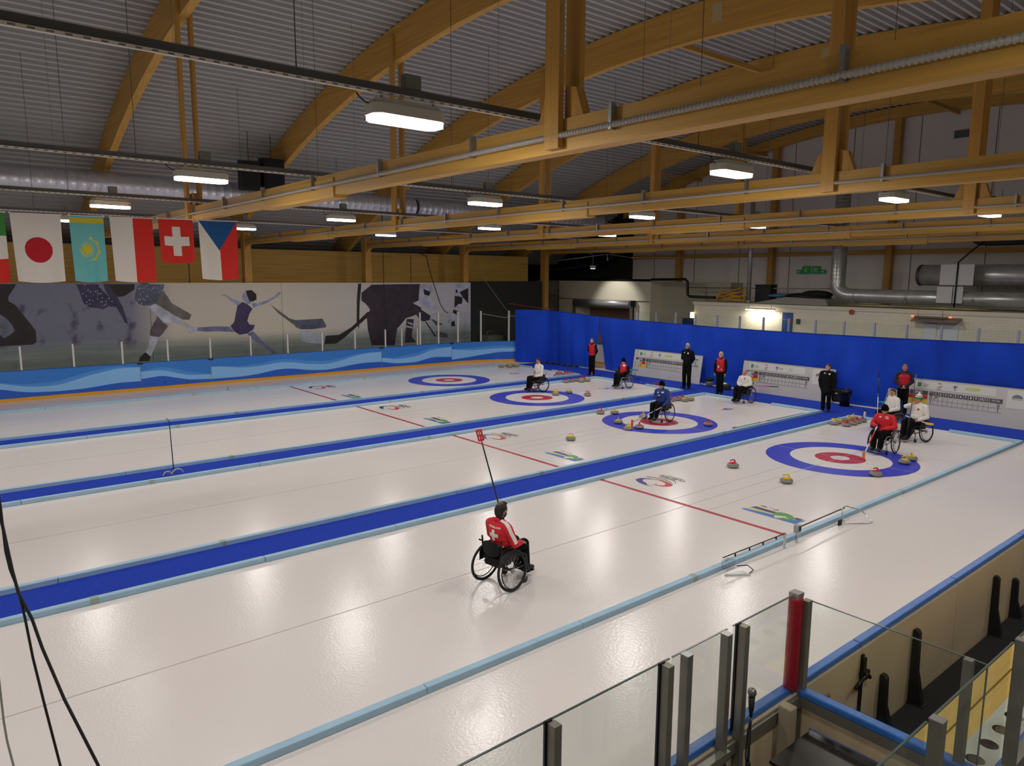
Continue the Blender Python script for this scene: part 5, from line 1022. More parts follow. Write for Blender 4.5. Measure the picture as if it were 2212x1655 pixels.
def V(*a): return Vector(a)
class Body:
    """collects tapered capsules and ellipsoids; they are fused into one continuous skin"""
    def __init__(s): s.p = []; s.fine = []; s.head = None
    def c(s, p0, r0, p1, r1, m): s.p.append(('c', V(*p0), r0, V(*p1), r1, m)); return s
    def e(s, c, r, m, R=None): s.p.append(('e', V(*c), r, None, None, m, R)); return s
    def sd(s, q, X):
        if q[0] == 'c':
            a = np.array(q[1]); d = np.array(q[3])-a; L = d@d; t = np.clip(((X-a)@d)/max(L, 1e-9), 0, 1)
            return np.linalg.norm(X-(a+t[:, None]*d), axis=1)-(q[2]+(q[4]-q[2])*t)
        Y = X-np.array(q[1])
        if q[6] is not None: Y = Y@np.array(q[6])
        r = np.array(q[2]); k = np.linalg.norm(Y/r, axis=1); return (k-1)*r.min()
    def mesh(s, name, voxel, smooth=6):
        b = MB()
        for q in s.p:
            if q[0] == 'c': b.cone(q[1], q[2], q[3], q[4], 14, 4)
            else:
                st = len(b.v); b.ell((0, 0, 0), q[2], 18, 12); M = Matrix.Translation(q[1]) @ (q[6].to_4x4() if q[6] is not None else Matrix()); b.xf(M, st)
        # close the poles and build
        o = b.build('tmp_body'); md = o.modifiers.new('r', 'REMESH'); md.mode = 'VOXEL'; md.voxel_size = voxel; md.adaptivity = 0
        dg = bpy.context.evaluated_depsgraph_get(); me = bpy.data.meshes.new_from_object(o.evaluated_get(dg))
        old = o.data; bpy.data.objects.remove(o); bpy.data.meshes.remove(old)
        n = len(me.vertices); co = np.empty(n*3); me.vertices.foreach_get('co', co); co = co.reshape(-1, 3)
        ed = np.empty(len(me.edges)*2, dtype=np.int64); me.edges.foreach_get('vertices', ed); ed = ed.reshape(-1, 2)
        deg = np.bincount(ed.ravel(), minlength=n).astype(float); deg[deg == 0] = 1
        for it in range(smooth):
            for lam in (.5, -.48):
                ac = np.zeros_like(co)
                for k in range(3): ac[:, k] = np.bincount(ed[:, 0], co[ed[:, 1], k], n)+np.bincount(ed[:, 1], co[ed[:, 0], k], n)
                co = co+lam*(ac/deg[:, None]-co)
        me.vertices.foreach_set('co', co.ravel()); me.update()
        nf = len(me.polygons); fc = np.empty(nf*3); me.polygons.foreach_get('center', fc); fc = fc.reshape(-1, 3)
        mats = []
        for q in s.p:
            if q[5] not in mats: mats.append(q[5])
        best = np.full(nf, 1e9); idx = np.zeros(nf, dtype=np.int32)
        for q in s.p:
            d = s.sd(q, fc); k = d < best; best[k] = d[k]; idx[k] = mats.index(q[5])
        fb = MB(); 
        for q in s.fine: fb.use(q[-1]); (fb.cone(q[0], q[1], q[2], q[3], 8, 2) if len(q) == 5 else fb.ell(q[0], q[1], 10, 7))
        vs = [tuple(v) for v in co]; fs = [tuple(p.vertices) for p in me.polygons]; bpy.data.meshes.remove(me)
        for m in fb.mats:
            if m not in mats: mats.append(m)
        out = bpy.data.meshes.new(name); off = len(vs)
        out.from_pydata(vs+fb.v, [], fs+[tuple(i+off for i in f) for f in fb.f])
        for m in mats: out.materials.append(m)
        mi = list(idx)+[mats.index(fb.mats[k]) for k in fb.m]
        out.polygons.foreach_set('material_index', mi); out.polygons.foreach_set('use_smooth', [True]*len(mi)); out.update()
        return out
    def hand(s, w, d, nrm, m, curl=.5, side=1, k=1.0, thumb=.6):
        """w wrist, d pointing direction, nrm back-of-hand normal; fingers curl away from nrm"""
        w = V(*w); d = V(*d).normalized(); nrm = V(*nrm); nrm = (nrm-d*nrm.dot(d)).normalized(); sd = d.cross(nrm)*side
        L = [.070, .078, .073, .058]
        for i in range(4):
            o = (i-1.5)*.019*k; kn = w+d*.085*k*(1-.04*abs(i-1.4))+sd*o*1.05
            s.fine.append((w+sd*o*.7+d*.005, .013*k, kn, .0125*k, m))
            a = 0; p = kn
            for j, fr in enumerate((.45, .32, .23)):
                a += curl*(.75 if j == 0 else .95); q = p+(d*math.cos(a)-nrm*math.sin(a))*L[i]*fr*1.15*k; s.fine.append((p, (.0098-.001*j)*k, q, (.0092-.001*j)*k, m)); p = q
        b0 = w+d*.022*k-sd*.026*k; b1 = b0+(d*.6-sd*.75-nrm*.25).normalized()*.042*k; b2 = b1+(d*.9-sd*(.5-thumb)-nrm*thumb).normalized()*.034*k
        s.fine += [(w+d*.01, .015*k, b0, .0135*k, m), (b0, .0135*k, b1, .0115*k, m), (b1, .0115*k, b2, .009*k, m)]
    def face(s, hc, yaw, pitch, skin, k=1.0):
        R = (Matrix.Rotation(yaw, 3, 'Z') @ Matrix.Rotation(pitch, 3, 'Y')); s.hc = V(*hc); s.hr = R; hc = V(*hc)
        T = lambda *p: hc+R @ (V(*p)*k)
        s.e(hc, (.097*k, .079*k, .118*k), skin, R); s.e(T(.022, 0, -.055), (.066*k, .058*k, .066*k), skin, R)
        s.c(T(.088, 0, .012), .010*k, T(.108, 0, -.020), .014*k, skin)
        for y in (-.079, .079): s.e(T(-.005, y, -.004), (.018*k, .012*k, .031*k), skin, R)
        for y in (-.033, .033):
            s.fine.append((T(.083, y, .010), (.009*k, .013*k, .007*k), EYE)); s.fine.append((T(.084, y*1.05, .028), .0055*k, T(.076, y*1.6, .026), .005*k, HBRN))
        s.fine.append((T(.083, 0, -.056), (.007*k, .024*k, .006*k), LIP))
        return T
    def cap(s, name, parent, m, rad, zc, cond, k=1.0, extra=None):
        b = MB(); b.use(m) if m else None
        b.ell((0, 0, zc), rad, 28, 18, cond)
        if extra: extra(b)
        b.xf(Matrix.Translation(s.hc) @ s.hr.to_4x4() @ Matrix.Scale(k, 4)); return b.build(name, m, parent)
HAIR = lambda v: v.z > -.06+.78*(v.x+.095) or (v.x < -.03 and v.z > -.075)
LONG = lambda v: v.z > -.03+.85*(v.x+.07) or v.x < .005
def hat_cond(v): return v.z > -.02+.12*v.x
def add_hair(s, o, m, style='short', k=1.0):
    if style == 'short': s.cap('hair', o, m, (.106, .088, .128), .004, HAIR, k)
    elif style == 'bob':
        b = s.cap('hair', o, m, (.112, .098, .142), -.008, LONG, k)
    elif style == 'tail':
        s.cap('hair', o, m, (.106, .088, .128), .004, HAIR, k, lambda b: b.cone((-.10, 0, .0), .03, (-.12, 0, -.13), .018, 8, 3))
    elif style == 'bald': pass
    elif style == 'beanie':
        def ex(b):
            b.tube([(.108*math.cos(a), .091*math.sin(a), .018+.012*math.cos(a)) for a in [2*PI*i/20 for i in range(20)]], .012, 6, closed=True)
        s.cap('beanie', o, m, (.110, .094, .145), .012, hat_cond, k, ex)
    elif style == 'cap':
        def ex(b): b.ell((.11, 0, .035), (.07, .065, .012), 12, 6)
        s.cap('cap', o, m, (.107, .09, .125), .012, lambda v: v.z > .0+.1*v.x, k, ex)
def glasses(s, o, k=1.0):
    b = MB()
    for y in (-.033, .033): b.tube([(.093, y+.024*math.cos(a), .010+.019*math.sin(a)) for a in [2*PI*i/12 for i in range(12)]], .003, 5, closed=True)
    b.tube([(.095, -.010, .014), (.095, .010, .014)], .003, 5)
    for y in (-1, 1): b.tube([(.092, y*.057, .014), (.0, y*.083, .012)], .003, 5)
    b.xf(Matrix.Translation(s.hc) @ s.hr.to_4x4() @ Matrix.Scale(k, 4)); b.build('glasses', BLACKM, o)
def decal(o, cells, origin, u, v, n, m, name, sub=5, off=.004, reach=.25):
    """flat print wrapped on the body: cells are (u0, v0, u1, v1) rectangles in metres"""
    bvh = BVHTree.FromPolygons([x.co for x in o.data.vertices], [tuple(p.vertices) for p in o.data.polygons])
    u = V(*u).normalized(); v = V(*v).normalized(); n = V(*n).normalized(); og = V(*origin); b = MB()
    for (u0, v0, u1, v1) in cells:
        vs = []; ok = True
        for j in range(sub+1):
            for i in range(sub+1):
                p = og+u*(u0+(u1-u0)*i/sub)+v*(v0+(v1-v0)*j/sub); h = bvh.ray_cast(p+n*reach, -n)
                if h[0] is None: ok = False; vs.append(tuple(p))
                else: vs.append(tuple(h[0]+n*off))
        if ok: b.add(vs, [(j*(sub+1)+i, j*(sub+1)+i+1, (j+1)*(sub+1)+i+1, (j+1)*(sub+1)+i) for j in range(sub) for i in range(sub)], True)
    return b.build(name, m, o) if b.f else None

def decal_text(o, body, size, origin, u, v, n, m, name, off=.004):
    d = text(body, size, m, o, (0, 0, 0), (0, 0, 0), name, 1.0, bold=.0015)
    bvh = BVHTree.FromPolygons([x.co for x in o.data.vertices], [tuple(p.vertices) for p in o.data.polygons]); u = V(*u); v = V(*v); n = V(*n).normalized(); og = V(*origin)
    for q in d.data.vertices:
        p = og+u*q.co.x+v*q.co.y; h = bvh.ray_cast(p+n*.25, -n); q.co = (h[0] if h[0] is not None else p)+n*off
    return d
def seat_body(jm, am=None, skin=SKIN, lean=.0, yaw=0, pitch=0, arms=None, glove=None, k=1.0, pants=PANT, collar=None, bulk=1.0, feet=.50, shoe=SHOE, zh=0.0, knee=.10, head=1.0):
    """sitting in a wheelchair, origin on the floor below the rear axle, facing +x"""
    s = Body(); am = am or jm; B = bulk; L = lean
    s.e((.04, 0, .58), (.16*B, .19*B, .12), pants); s.e((.04+.25*L, 0, .70), (.145*B, .18*B, .15), jm); s.e((.01+.8*L, 0, .88+zh*.5), (.14*B, .188*B, .19), jm); s.e((.022+.5*L, 0, .79+zh*.3), (.145*B, .182*B, .16), jm)
    s.c((L-.005, -.145*B, .985+zh), .08*B, (L-.005, .145*B, .985+zh), .08*B, jm)
    nk = (L+.005, 0, 1.02+zh); s.c(nk, .070, (L+.02, 0, 1.085+zh), .063, collar or skin)
    hc = (L+.04, 0, 1.185+zh); s.face(hc, yaw, pitch, skin, head)
    for y in (-1, 1):
        s.c((.08, y*.09, .555), .104, (.44, y*knee, .57), .084, pants); s.c((.44, y*knee, .57), .082, (feet, y*.085, .20), .072, pants)
        s.c((feet, y*.085, .165), .045, (feet+.14, y*.095, .135), .038, shoe); s.c((feet-.05, y*.085, .14), .035, (feet, y*.085, .165), .045, shoe)
    for y, (el, wr, hd, nr, cu) in zip((-1, 1), arms):
        sh = (L-.005, y*.19*B, .975+zh); s.c(sh, .070*B, el, .060*B, am); s.c(el, .059*B, wr, .044, am); s.hand(wr, hd, nr, glove or skin, cu, -y)
    return s
def stand_body(H, jm, am=None, skin=SKIN, yaw=0, pitch=0, arms=None, glove=None, pants=PANT, collar=None, bulk=1.0, coat=False, stance=.10, shoe=SHOE):
    s = Body(); k = H/1.78; am = am or jm; B = bulk
    def Z(*p): return (p[0]*k, p[1]*k, p[2]*k)
    s.e(Z(-.01, 0, .90), (.12*B*k, .165*B*k, .12*k), jm if coat else pants); s.e(Z(-.005, 0, 1.0), (.132*B*k, .178*B*k, .10*k), jm); s.e(Z(0, 0, 1.12), (.132*B*k, .172*B*k, .17*k), jm); s.e(Z(.005, 0, 1.31), (.135*B*k, .184*B*k, .18*k), jm); s.e(Z(.002, 0, 1.21), (.136*B*k, .178*B*k, .17*k), jm)
    if coat: s.e(Z(-.01, 0, .84), (.135*B*k, .185*B*k, .15*k), jm); s.e(Z(-.01, 0, .76), (.14*B*k, .19*B*k, .12*k), jm)
    s.c(Z(-.005, -.14*B, 1.43), .078*k*B, Z(-.005, .14*B, 1.43), .078*k*B, jm); s.c(Z(0, 0, 1.45), .074*k, Z(.012, 0, 1.525), .064*k, collar or skin)
    s.face(Z(.03, 0, 1.64), yaw, pitch, skin, 1.0)
    for y in (-1, 1):
        s.c(Z(0, y*.085, .90), .10*k*B, Z(.015, y*stance, .50), .082*k, pants); s.c(Z(.015, y*stance, .50), .080*k, Z(-.01, y*stance, .12), .074*k, pants)
        s.c(Z(-.04, y*stance, .045), .040*k, Z(.15, y*(stance+.03), .035), .035*k, shoe)
    for y, (el, wr, hd, nr, cu) in zip((-1, 1), arms):
        s.c(Z(-.005, y*.185*B, 1.42), .066*k*B, Z(*el), .060*k*B, am); s.c(Z(*el), .059*k*B, Z(*wr), .046*k, am); s.hand(Z(*wr), hd, nr, glove or skin, cu, -y, k)
    return s
def put(s, x, y, rz, label, voxel=.013, z=.0, smooth=5):
    me = s.mesh('person', voxel, smooth); o = bpy.data.objects.new('person', me); COL.objects.link(o); o.location = (x, y, z); o.rotation_euler = (0, 0, rz)
    tag(o, label, 'person', None); return o

def wheelchair(x, y, rz, label, frame=None, rimm=None, high_back=True, tread=.27, guard=None, spoke=16, r=.31, fine=False):
    t = empty('wheelchair', (x, y, 0), rz, label, 'wheelchair', 'wheelchairs'); FM = frame or BLACKM; RM = rimm or mat('rim_grey', (60, 60, 62), .3, .8)
    n = 40 if fine else 26
    for s in (-1, 1):
        top, bot = s*(tread-.02), s*(tread+.035)     # slight camber
        def P(rad, a, off=0): z = r+rad*math.sin(a); f = (z)/(2*r); return (rad*math.cos(a), bot+(top-bot)*f+off*s, z)
        w_ = MB().tube([P(r-.014, 2*PI*i/n) for i in range(n)], .016, 8, closed=True).build('wheel', BLACK, t)
        MB().tube([P(r-.036, 2*PI*i/n) for i in range(n)], .009, 6, closed=True).build('rim', RM, w_)
        MB().tube([P(r-.055, 2*PI*i/n, .035) for i in range(n)], .0085, 6, closed=True).build('push_rim', mat('push_rim_dark', (30, 30, 32), .25, .6), w_)
        b = MB()
        for i in range(spoke):
            a = 2*PI*i/spoke; b.tube([P(.022, a+.5), P(r-.04, a)], .0022 if fine else .003, 4)
        b.build('spokes', CHROME, w_)
        b = MB(); c0 = P(0, 0); b.lathe([(.028, -.03), (.03, 0), (.018, .035)], (c0[0], c0[1], c0[2]), 12, 'y'); b.build('hub', STEEL, w_)
        # frame side
        MB().tube([(-.16, s*.20, .78 if high_back else .70), (-.13, s*.20, .49), (0, s*.20, .44), (.34, s*.19, .47), (.40, s*.18, .42), (.50, s*.14, .16), (.56, s*.12, .10)], .014, 8).build('side_frame', FM, t)
        MB().tube([(-.10, s*.20, .46), (0, s*.2, .31), (.36, s*.19, .26), (.40, s*.18, .40)], .012, 6).build('lower_frame', FM, t)
        f_ = MB().tube([(.36, s*.21, .27), (.37, s*.21, .17)], .013, 6).build('caster_fork', FM, t)
        MB().tube([(.37, s*.195, .17), (.345, s*.195, .055)], .008, 5).build('fork_blade', CHROME, f_); MB().tube([(.37, s*.225, .17), (.345, s*.225, .055)], .008, 5).build('fork_blade', CHROME, f_)
        MB().lathe([(.042, -.014), (.055, -.012), (.055, .012), (.042, .014)], (.345, s*.21, .056), 16, 'y').build('caster_wheel', BLACK, t)
        if guard: MB().prism([(-.2, .40), (.2, .42), (.16, .58), (.05, .66), (-.12, .64), (-.2, .55)], 'y', s*.215-.004, s*.215+.004).build('side_guard', guard, t)
        MB().tube([(-.16, s*.20, .70), (-.22, s*.20, .73)], .014, 6).build('push_handle', BLACK, t)
    MB().tube([(0, -.235, r), (0, .235, r)], .016, 8).build('axle', FM, t); MB().tube([(.36, -.2, .26), (.36, .2, .26)], .012, 6).build('cross_tube', FM, t); MB().tube([(-.14, -.2, .6), (-.14, .2, .6)], .010, 6).build('back_tube', FM, t)
    MB().bbox(-.17, .34, -.195, .195, .435, .485, .02).build('seat_cushion', mat('cushion_black', (9, 9, 10), .9), t)
    zt = .74 if high_back else .69
    b = MB(); vs = []; nn = 10
    for i in range(nn+1):
        a = -1+2*i/nn; xx = -.215+.05*a*a; yy = a*.165; z1 = zt-.05*abs(a)**3
        vs += [(xx, yy, .52+.03*abs(a)**3), (xx, yy, z1), (xx+.03, yy*.97, z1), (xx+.03, yy*.97, .52+.03*abs(a)**3)]
    fs = [(i*4+k, i*4+(k+1) % 4, (i+1)*4+(k+1) % 4, (i+1)*4+k) for i in range(nn) for k in range(4)]+[(0, 3, 2, 1), (nn*4, nn*4+1, nn*4+2, nn*4+3)]
    b.add(vs, fs, False); b.build('backrest', mat('cushion_black', (14, 14, 15)), t)
    MB().bbox(-.16, .12, -.16, .16, .34, .44, .03).build('under_seat_bag', mat('cushion_black', (14, 14, 15)), t)
    MB().box(.50, .66, -.13, .13, .085, .10).build('footplate', FM, t)
    return t
CSIL = mat('frame_silver', (170, 172, 174), .3, .8); CRED = mat('frame_red', (120, 16, 36), .4, .4)

# --- 1 foreground player, back to the viewer
rz = math.radians(7); X, Y = -11.82, -.64
wheelchair(X, Y, rz, 'black sports wheelchair in the foreground under the player with the white cross', None, None, True, .27, mat('guard_black', (16, 16, 17), .4), 16, .31, True)
s = seat_body(JRED, None, SKIN2, .0, math.radians(-8), 0, [((.06, -.27, .70), (.26, -.20, .66), (1, .25, -.18), (.1, -.2, 1), .35), ((.10, .28, .72), (.30, .26, .66), (1, 0, .1), (0, .6, 1), 1.1)], None, 1, PANT, mat('neck_black', (14, 14, 15), .8), 1.0, .50, SHOE, -.03)
o = put(s, X, Y, rz, 'man in red jacket with a white cross, seated in the foreground wheelchair', .0095, 0, 6)
s.cap('hair', o, HBLK, (.108, .090, .130), .004, lambda v: v.z > -.06+.70*(v.x+.095) or (v.x < -.03 and v.z > -.09), 1.0, lambda b: [b.cone((.045+.01*(i % 2), -.05+.0125*i, .108-.0006*(i-4)**2), .014, (.075, -.05+.0125*i, .128-.0006*(i-4)**2), .005, 6, 2) for i in range(9)])
s.cap('bald_patch', o, mat('thin_crown', (92, 66, 50), .6), (.110, .092, .1325), .004, lambda v: v.z > .10 and -.07 < v.x < .01 and abs(v.y) < .04, 1.0)
s.cap('beard', o, HBLK, (.102, .086, .122), -.004, lambda v: (v.z < -.045 and v.x > .0) or (v.z < .01 and .0 < v.x < .045), 1.0)
decal(o, [(-.028, -.085, .028, .085), (-.085, -.028, -.028, .028), (.028, -.028, .085, .028)], (-.2, .0, .83), (0, -1, 0), (0, 0, 1), (-1, 0, .1), TW, 'back_cross', 6)
decal_text(o, 'SWITZERLAND', .036, (-.2, 0, .952), (0, -1, 0), (0, 0, 1), (-1, 0, .1), TW, 'back_lettering')
decal(o, [(-.14, -.02, -.02, .01), (.02, -.02, .14, .01)], (-.2, 0, .66), (0, -1, 0), (0, 0, 1), (-1, 0, 0), TW, 'waist_print', 4)
# white stripe over the right shoulder and down the sleeve
sv = []; tp = [((-.03, -.07, 1.06), (-.3, -.3, 1)), ((-.03, -.13, 1.045), (-.3, -.5, 1)), ((-.035, -.19, 1.02), (-.45, -.8, .6)), ((-.03, -.23, .96), (-.5, -1, .25)), ((-.01, -.26, .88), (-.5, -1, .1)), ((.02, -.29, .80), (-.5, -1, .1)), ((.05, -.30, .73), (-.5, -1, -.1))]
bvh = BVHTree.FromPolygons([q.co for q in o.data.vertices], [tuple(p.vertices) for p in o.data.polygons]); rows = []
tq = []
for i in range(25):
    f = i/24*(len(tp)-1); k_ = min(int(f), len(tp)-2); g = f-k_
    tq.append((tuple(V(*tp[k_][0]).lerp(V(*tp[k_+1][0]), g)), tuple(V(*tp[k_][1]).lerp(V(*tp[k_+1][1]), g))))
tp = tq
for i, (p, n) in enumerate(tp):
    p = V(*p); n = V(*n).normalized(); tg = (V(*tp[min(i+1, len(tp)-1)][0])-V(*tp[max(i-1, 0)][0])).normalized(); sd = tg.cross(n).normalized(); row = []
    for a in (-.028, 0, .028):
        h = bvh.ray_cast(p+sd*a+n*.15, -n); row.append(tuple((h[0] if h[0] is not None else p+sd*a)+n*.008))
    rows += row
MB().add(rows, [(i*3+j, i*3+j+1, (i+1)*3+j+1, (i+1)*3+j) for i in range(len(tp)-1) for j in range(2)], True).build('sleeve_stripe', TW, o)
MB().add([tuple((Matrix.Rotation(0, 3, 'Z') @ V(*p))) for p in ((-.075, -.07, 1.035), (-.09, 0, 1.05), (-.075, .07, 1.035), (-.06, .07, 1.075), (-.075, 0, 1.09), (-.06, -.07, 1.075))], [(0, 1, 4, 5), (1, 2, 3, 4)], True).build('collar', JRED, o)
p0 = V(-11.40, -.30, .62); p1 = V(-11.94, -.30, 2.33)
t, d = stick(p1, p0, ((.12, KR), (1, KB)), 'long black delivery stick with a red head held upright by the foreground player', r=.012)
a_ = p1-p0; dd = a_.normalized(); px = V(1, 0, 0)*.6-V(0, 1, 0)*.5; px = (px-dd*px.dot(dd)).normalized()
def rot_box(name, m, parent, base, hw, hl, ht, l0):
    q = [base+dd*(l0+sl*hl)+px*sp*hw+dd.cross(px)*st*ht for sl in (-1, 1) for sp in (-1, 1) for st in (-1, 1)]
    return MB().add([tuple(v) for v in q], [(0, 1, 3, 2), (4, 6, 7, 5), (0, 4, 5, 1), (2, 3, 7, 6), (0, 2, 6, 4), (1, 5, 7, 3)]).build(name, m, parent)
for sp in (-1, 1): rot_box('stick_head', KR, t, a_+px*sp*.035, .012, .09, .012, -.06)
for l in (.02, -.06, -.14): rot_box('stick_head', KR, t, a_, .045, .012, .014, l)
rot_box('head_label', TW, t, a_, .024, .028, .006, -.02)

# --- 2 player in white on the third sheet, looking left
rz = math.radians(176); X, Y = 1.12, 13.12
wheelchair(X, Y, rz, 'wheelchair with a dark red frame on the third house', CRED, None, False, .27, mat('guard_black', (16, 16, 17)))
s = seat_body(JWHI, None, SKIN2, .0, math.radians(5), .1, [((.0, -.27, .72), (.20, -.10, .80), (.5, .8, .5), (.6, -.4, .6), .9), ((.08, .27, .70), (.28, .16, .66), (1, -.3, -.1), (0, .3, 1), .5)], None, 1, PANT, JWHI, 1.0, .50, SHOE, .05)
o = put(s, X, Y, rz, 'player in white jacket and glasses, seated in a wheelchair on the third house'); add_hair(s, o, HBLK); glasses(s, o)
stick((.86, 12.98, .92), (.80, 13.02, .64), ((.7, KW), (1, SY)), 'short white and yellow stick in the hand of the player on the third house', r=.015)
# --- 3 seated person in red vest behind the third sheet
rz = math.radians(184); X, Y = 4.62, 11.66
wheelchair(X, Y, rz, 'silver wheelchair at the back of the third sheet', CSIL, CSIL, False, .27)
s = seat_body(VRED, JBLK, SKIN, .02, math.radians(10), .1, [((.02, -.26, .72), (.22, -.14, .66), (1, .2, 0), (0, -.3, 1), .6), ((.02, .26, .72), (.22, .14, .66), (1, -.2, 0), (0, .3, 1), .6)], GLOVE, 1, PANT, JBLK, .95, .48, SHOE, -.07)
o = put(s, X, Y, rz, 'person in red vest and black beanie, seated in a wheelchair by the POL scoreboard'); add_hair(s, o, BEAN, 'beanie')
decal(o, [(-.12, .0, -.03, .07)], (.2, 0, .92), (0, -1, 0), (0, 0, 1), (1, 0, 0), TW, 'name_tag', 3)
t, d = stick((4.75, 11.1, .5), (5.75, 10.85, .12), ((.8, KB), (1, KR)), 'thin stick with a red head leaning behind the seated person in the red vest', r=.011); MB().bbox(-.03, .12, -.02, .02, -.02, .08, .008).build('stick_head', KR, t)
# --- 4 boy standing in red vest
s = stand_body(1.77, VRED, JBLK, SKIN, math.radians(0), .12, [((-.06, -.235, 1.16), (-.17, -.06, .95), (-.2, .8, -.6), (-1, 0, 0), .5), ((-.06, .235, 1.16), (-.17, .06, .95), (-.2, -.8, -.6), (-1, 0, 0), .5)], None, PANT, JBLK, .88, False, .085)
o = put(s, 6.36, 15.27, math.radians(196), 'boy in red vest and black trousers standing by the gap in the curtain', .014, .008); add_hair(s, o, HSAND)
# --- 5 player in blue on the second house
rz = math.radians(187); X, Y = .25, 6.06
wheelchair(X, Y, rz, 'wheelchair with a pale frame on the second house', mat('frame_pale', (150, 146, 140), .35, .6), CSIL, False, .27, mat('guard_black', (16, 16, 17)))
s = seat_body(JBLU, None, SKIN2, .04, math.radians(0), .05, [((-.02, -.30, .72), (.18, -.10, .80), (.3, .9, .3), (.8, -.2, .5), 1.0), ((.10, .28, .70), (.30, .24, .58), (.8, .1, -.6), (.3, .5, .8), 1.1)], GLOVE, 1, PANT, JBLK, 1.08, .49, SHOE, -.01)
o = put(s, X, Y, rz, 'player in blue jacket and black beanie, seated in a wheelchair on the second house'); add_hair(s, o, BEAN, 'beanie')
for yy in (-1, 1): decal(o, [(-.035, -.10, .035, -.02), (-.03, .03, .03, .07)], (.0, yy*.25, .95), (1, 0, 0), (0, 0, 1), (.2, yy, .2), TW, 'sleeve_print', 3)
decal(o, [(-.12, .02, -.05, .06), (.05, .0, .11, .04), (.0, -.09, .05, -.05)], (.2, 0, .92), (0, -1, 0), (0, 0, 1), (1, 0, 0), TW, 'chest_print', 3)
hb = o.matrix_basis @ V(.36, .25, .55)
t, d = stick(tuple(hb), (-1.22, 6.05, .12), ((.06, KB), (.25, KW), (.35, KBL), (.5, KW), (.6, KBL), (.8, KW), (1, mat('shaft_grey', (130, 132, 140), .4))), 'blue and white curling broom with an upright orange brush held by the player in blue', r=.012)
MB().bbox(-.035, .035, -.02, .02, -.115, .09, .01).build('brush_head', ORR, t)
# --- 6 grey-haired official
s = stand_body(1.94, JBLK, None, SKIN2, math.radians(-18), .0, [((-.06, -.235, 1.16), (-.17, -.06, .95), (-.2, .9, -.3), (-1, 0, .2), .6), ((-.06, .235, 1.16), (-.17, .06, .95), (-.2, -.9, -.3), (-1, 0, .2), .6)], None, PANT, JBLK, 1.02, False, .10)
o = put(s, 6.52, 9.87, math.radians(190), 'tall grey-haired man in black standing before the POL scoreboard', .014, .008); add_hair(s, o, HGRY); glasses(s, o)
s.cap('beard', o, HGRY, (.100, .082, .120), -.005, lambda v: v.z < -.06 and v.x > .01)
decal(o, [(-.10, .03, -.05, .06), (.06, .0, .11, .06)], (.2, 0, 1.47), (0, 1, 0), (0, 0, 1), (1, 0, 0), TW, 'chest_print', 3)
# --- 7 fair-haired woman in red vest
s = stand_body(1.72, VRED, JBLK, SKIN, math.radians(-15), .0, [((.0, -.24, 1.16), (.05, -.22, .90), (.1, 0, -1), (0, -1, 0), .3), ((.0, .24, 1.16), (.05, .22, .90), (.1, 0, -1), (0, 1, 0), .3)], mat('mitten_grey', (150, 142, 132), .9), PANT, JBLK, .95, False, .075)
o = put(s, 6.36, 8.12, math.radians(192), 'fair-haired woman in red vest and grey mittens standing between two scoreboards', .014, .008); add_hair(s, o, HBLO, 'bob')
for yy in (-1, 1): MB().ell((.055, yy*.213, .80), (.045, .032, .075), 12, 8).build('mitten', mat('mitten_grey', (150, 142, 132)), o)
decal(o, [(-.03, -.06, .02, .05)], (.2, -.05, 1.12), (0, -1, 0), (0, 0, 1), (1, 0, 0), TW, 'badge', 3); decal(o, [(-.01, -.02, .05, .005)], (.2, .09, 1.02), (0, -1, .4), (0, 0, 1), (1, 0, 0), TW, 'pocket_zip', 3)
MB().tube([(.09, -.07, 1.42), (.125, -.055, 1.30), (.13, -.05, 1.17)], .006, 5).build('lanyard', mat('lanyard', (110, 60, 140), .7), o)
# --- 8 bald player in white
rz = math.radians(178); X, Y = 5.56, 6.45
wheelchair(X, Y, rz, 'wheelchair at the back of the second sheet under the bald player', None, mat('rim_violet', (110, 100, 130), .3, .6), True, .27)
s = seat_body(JWHI, None, SKIN2, .05, math.radians(18), .12, [((.06, -.27, .72), (.28, -.07, .62), (.8, .5, -.3), (.2, -.3, 1), .8), ((.06, .27, .72), (.28, .07, .62), (.8, -.5, -.3), (.2, .3, 1), .8)], GLOVE, 1, PANT, JWHI, 1.04, .49, SHOE, -.06)
o = put(s, X, Y, rz, 'bald man in white jacket, seated in a wheelchair before the FIN scoreboard'); decal(o, [(.05, .0, .10, .07)], (.2, 0, .88), (0, 1, 0), (0, 0, 1), (1, 0, 0), mat('crest_print', (130, 120, 130), .7), 'chest_crest', 3)
stick((5.5, 6.2, .67), (6.45, 5.62, .60), ((.68, KP), (1, KB)), 'bright pink and black stick across the lap of the bald player', r=.016)
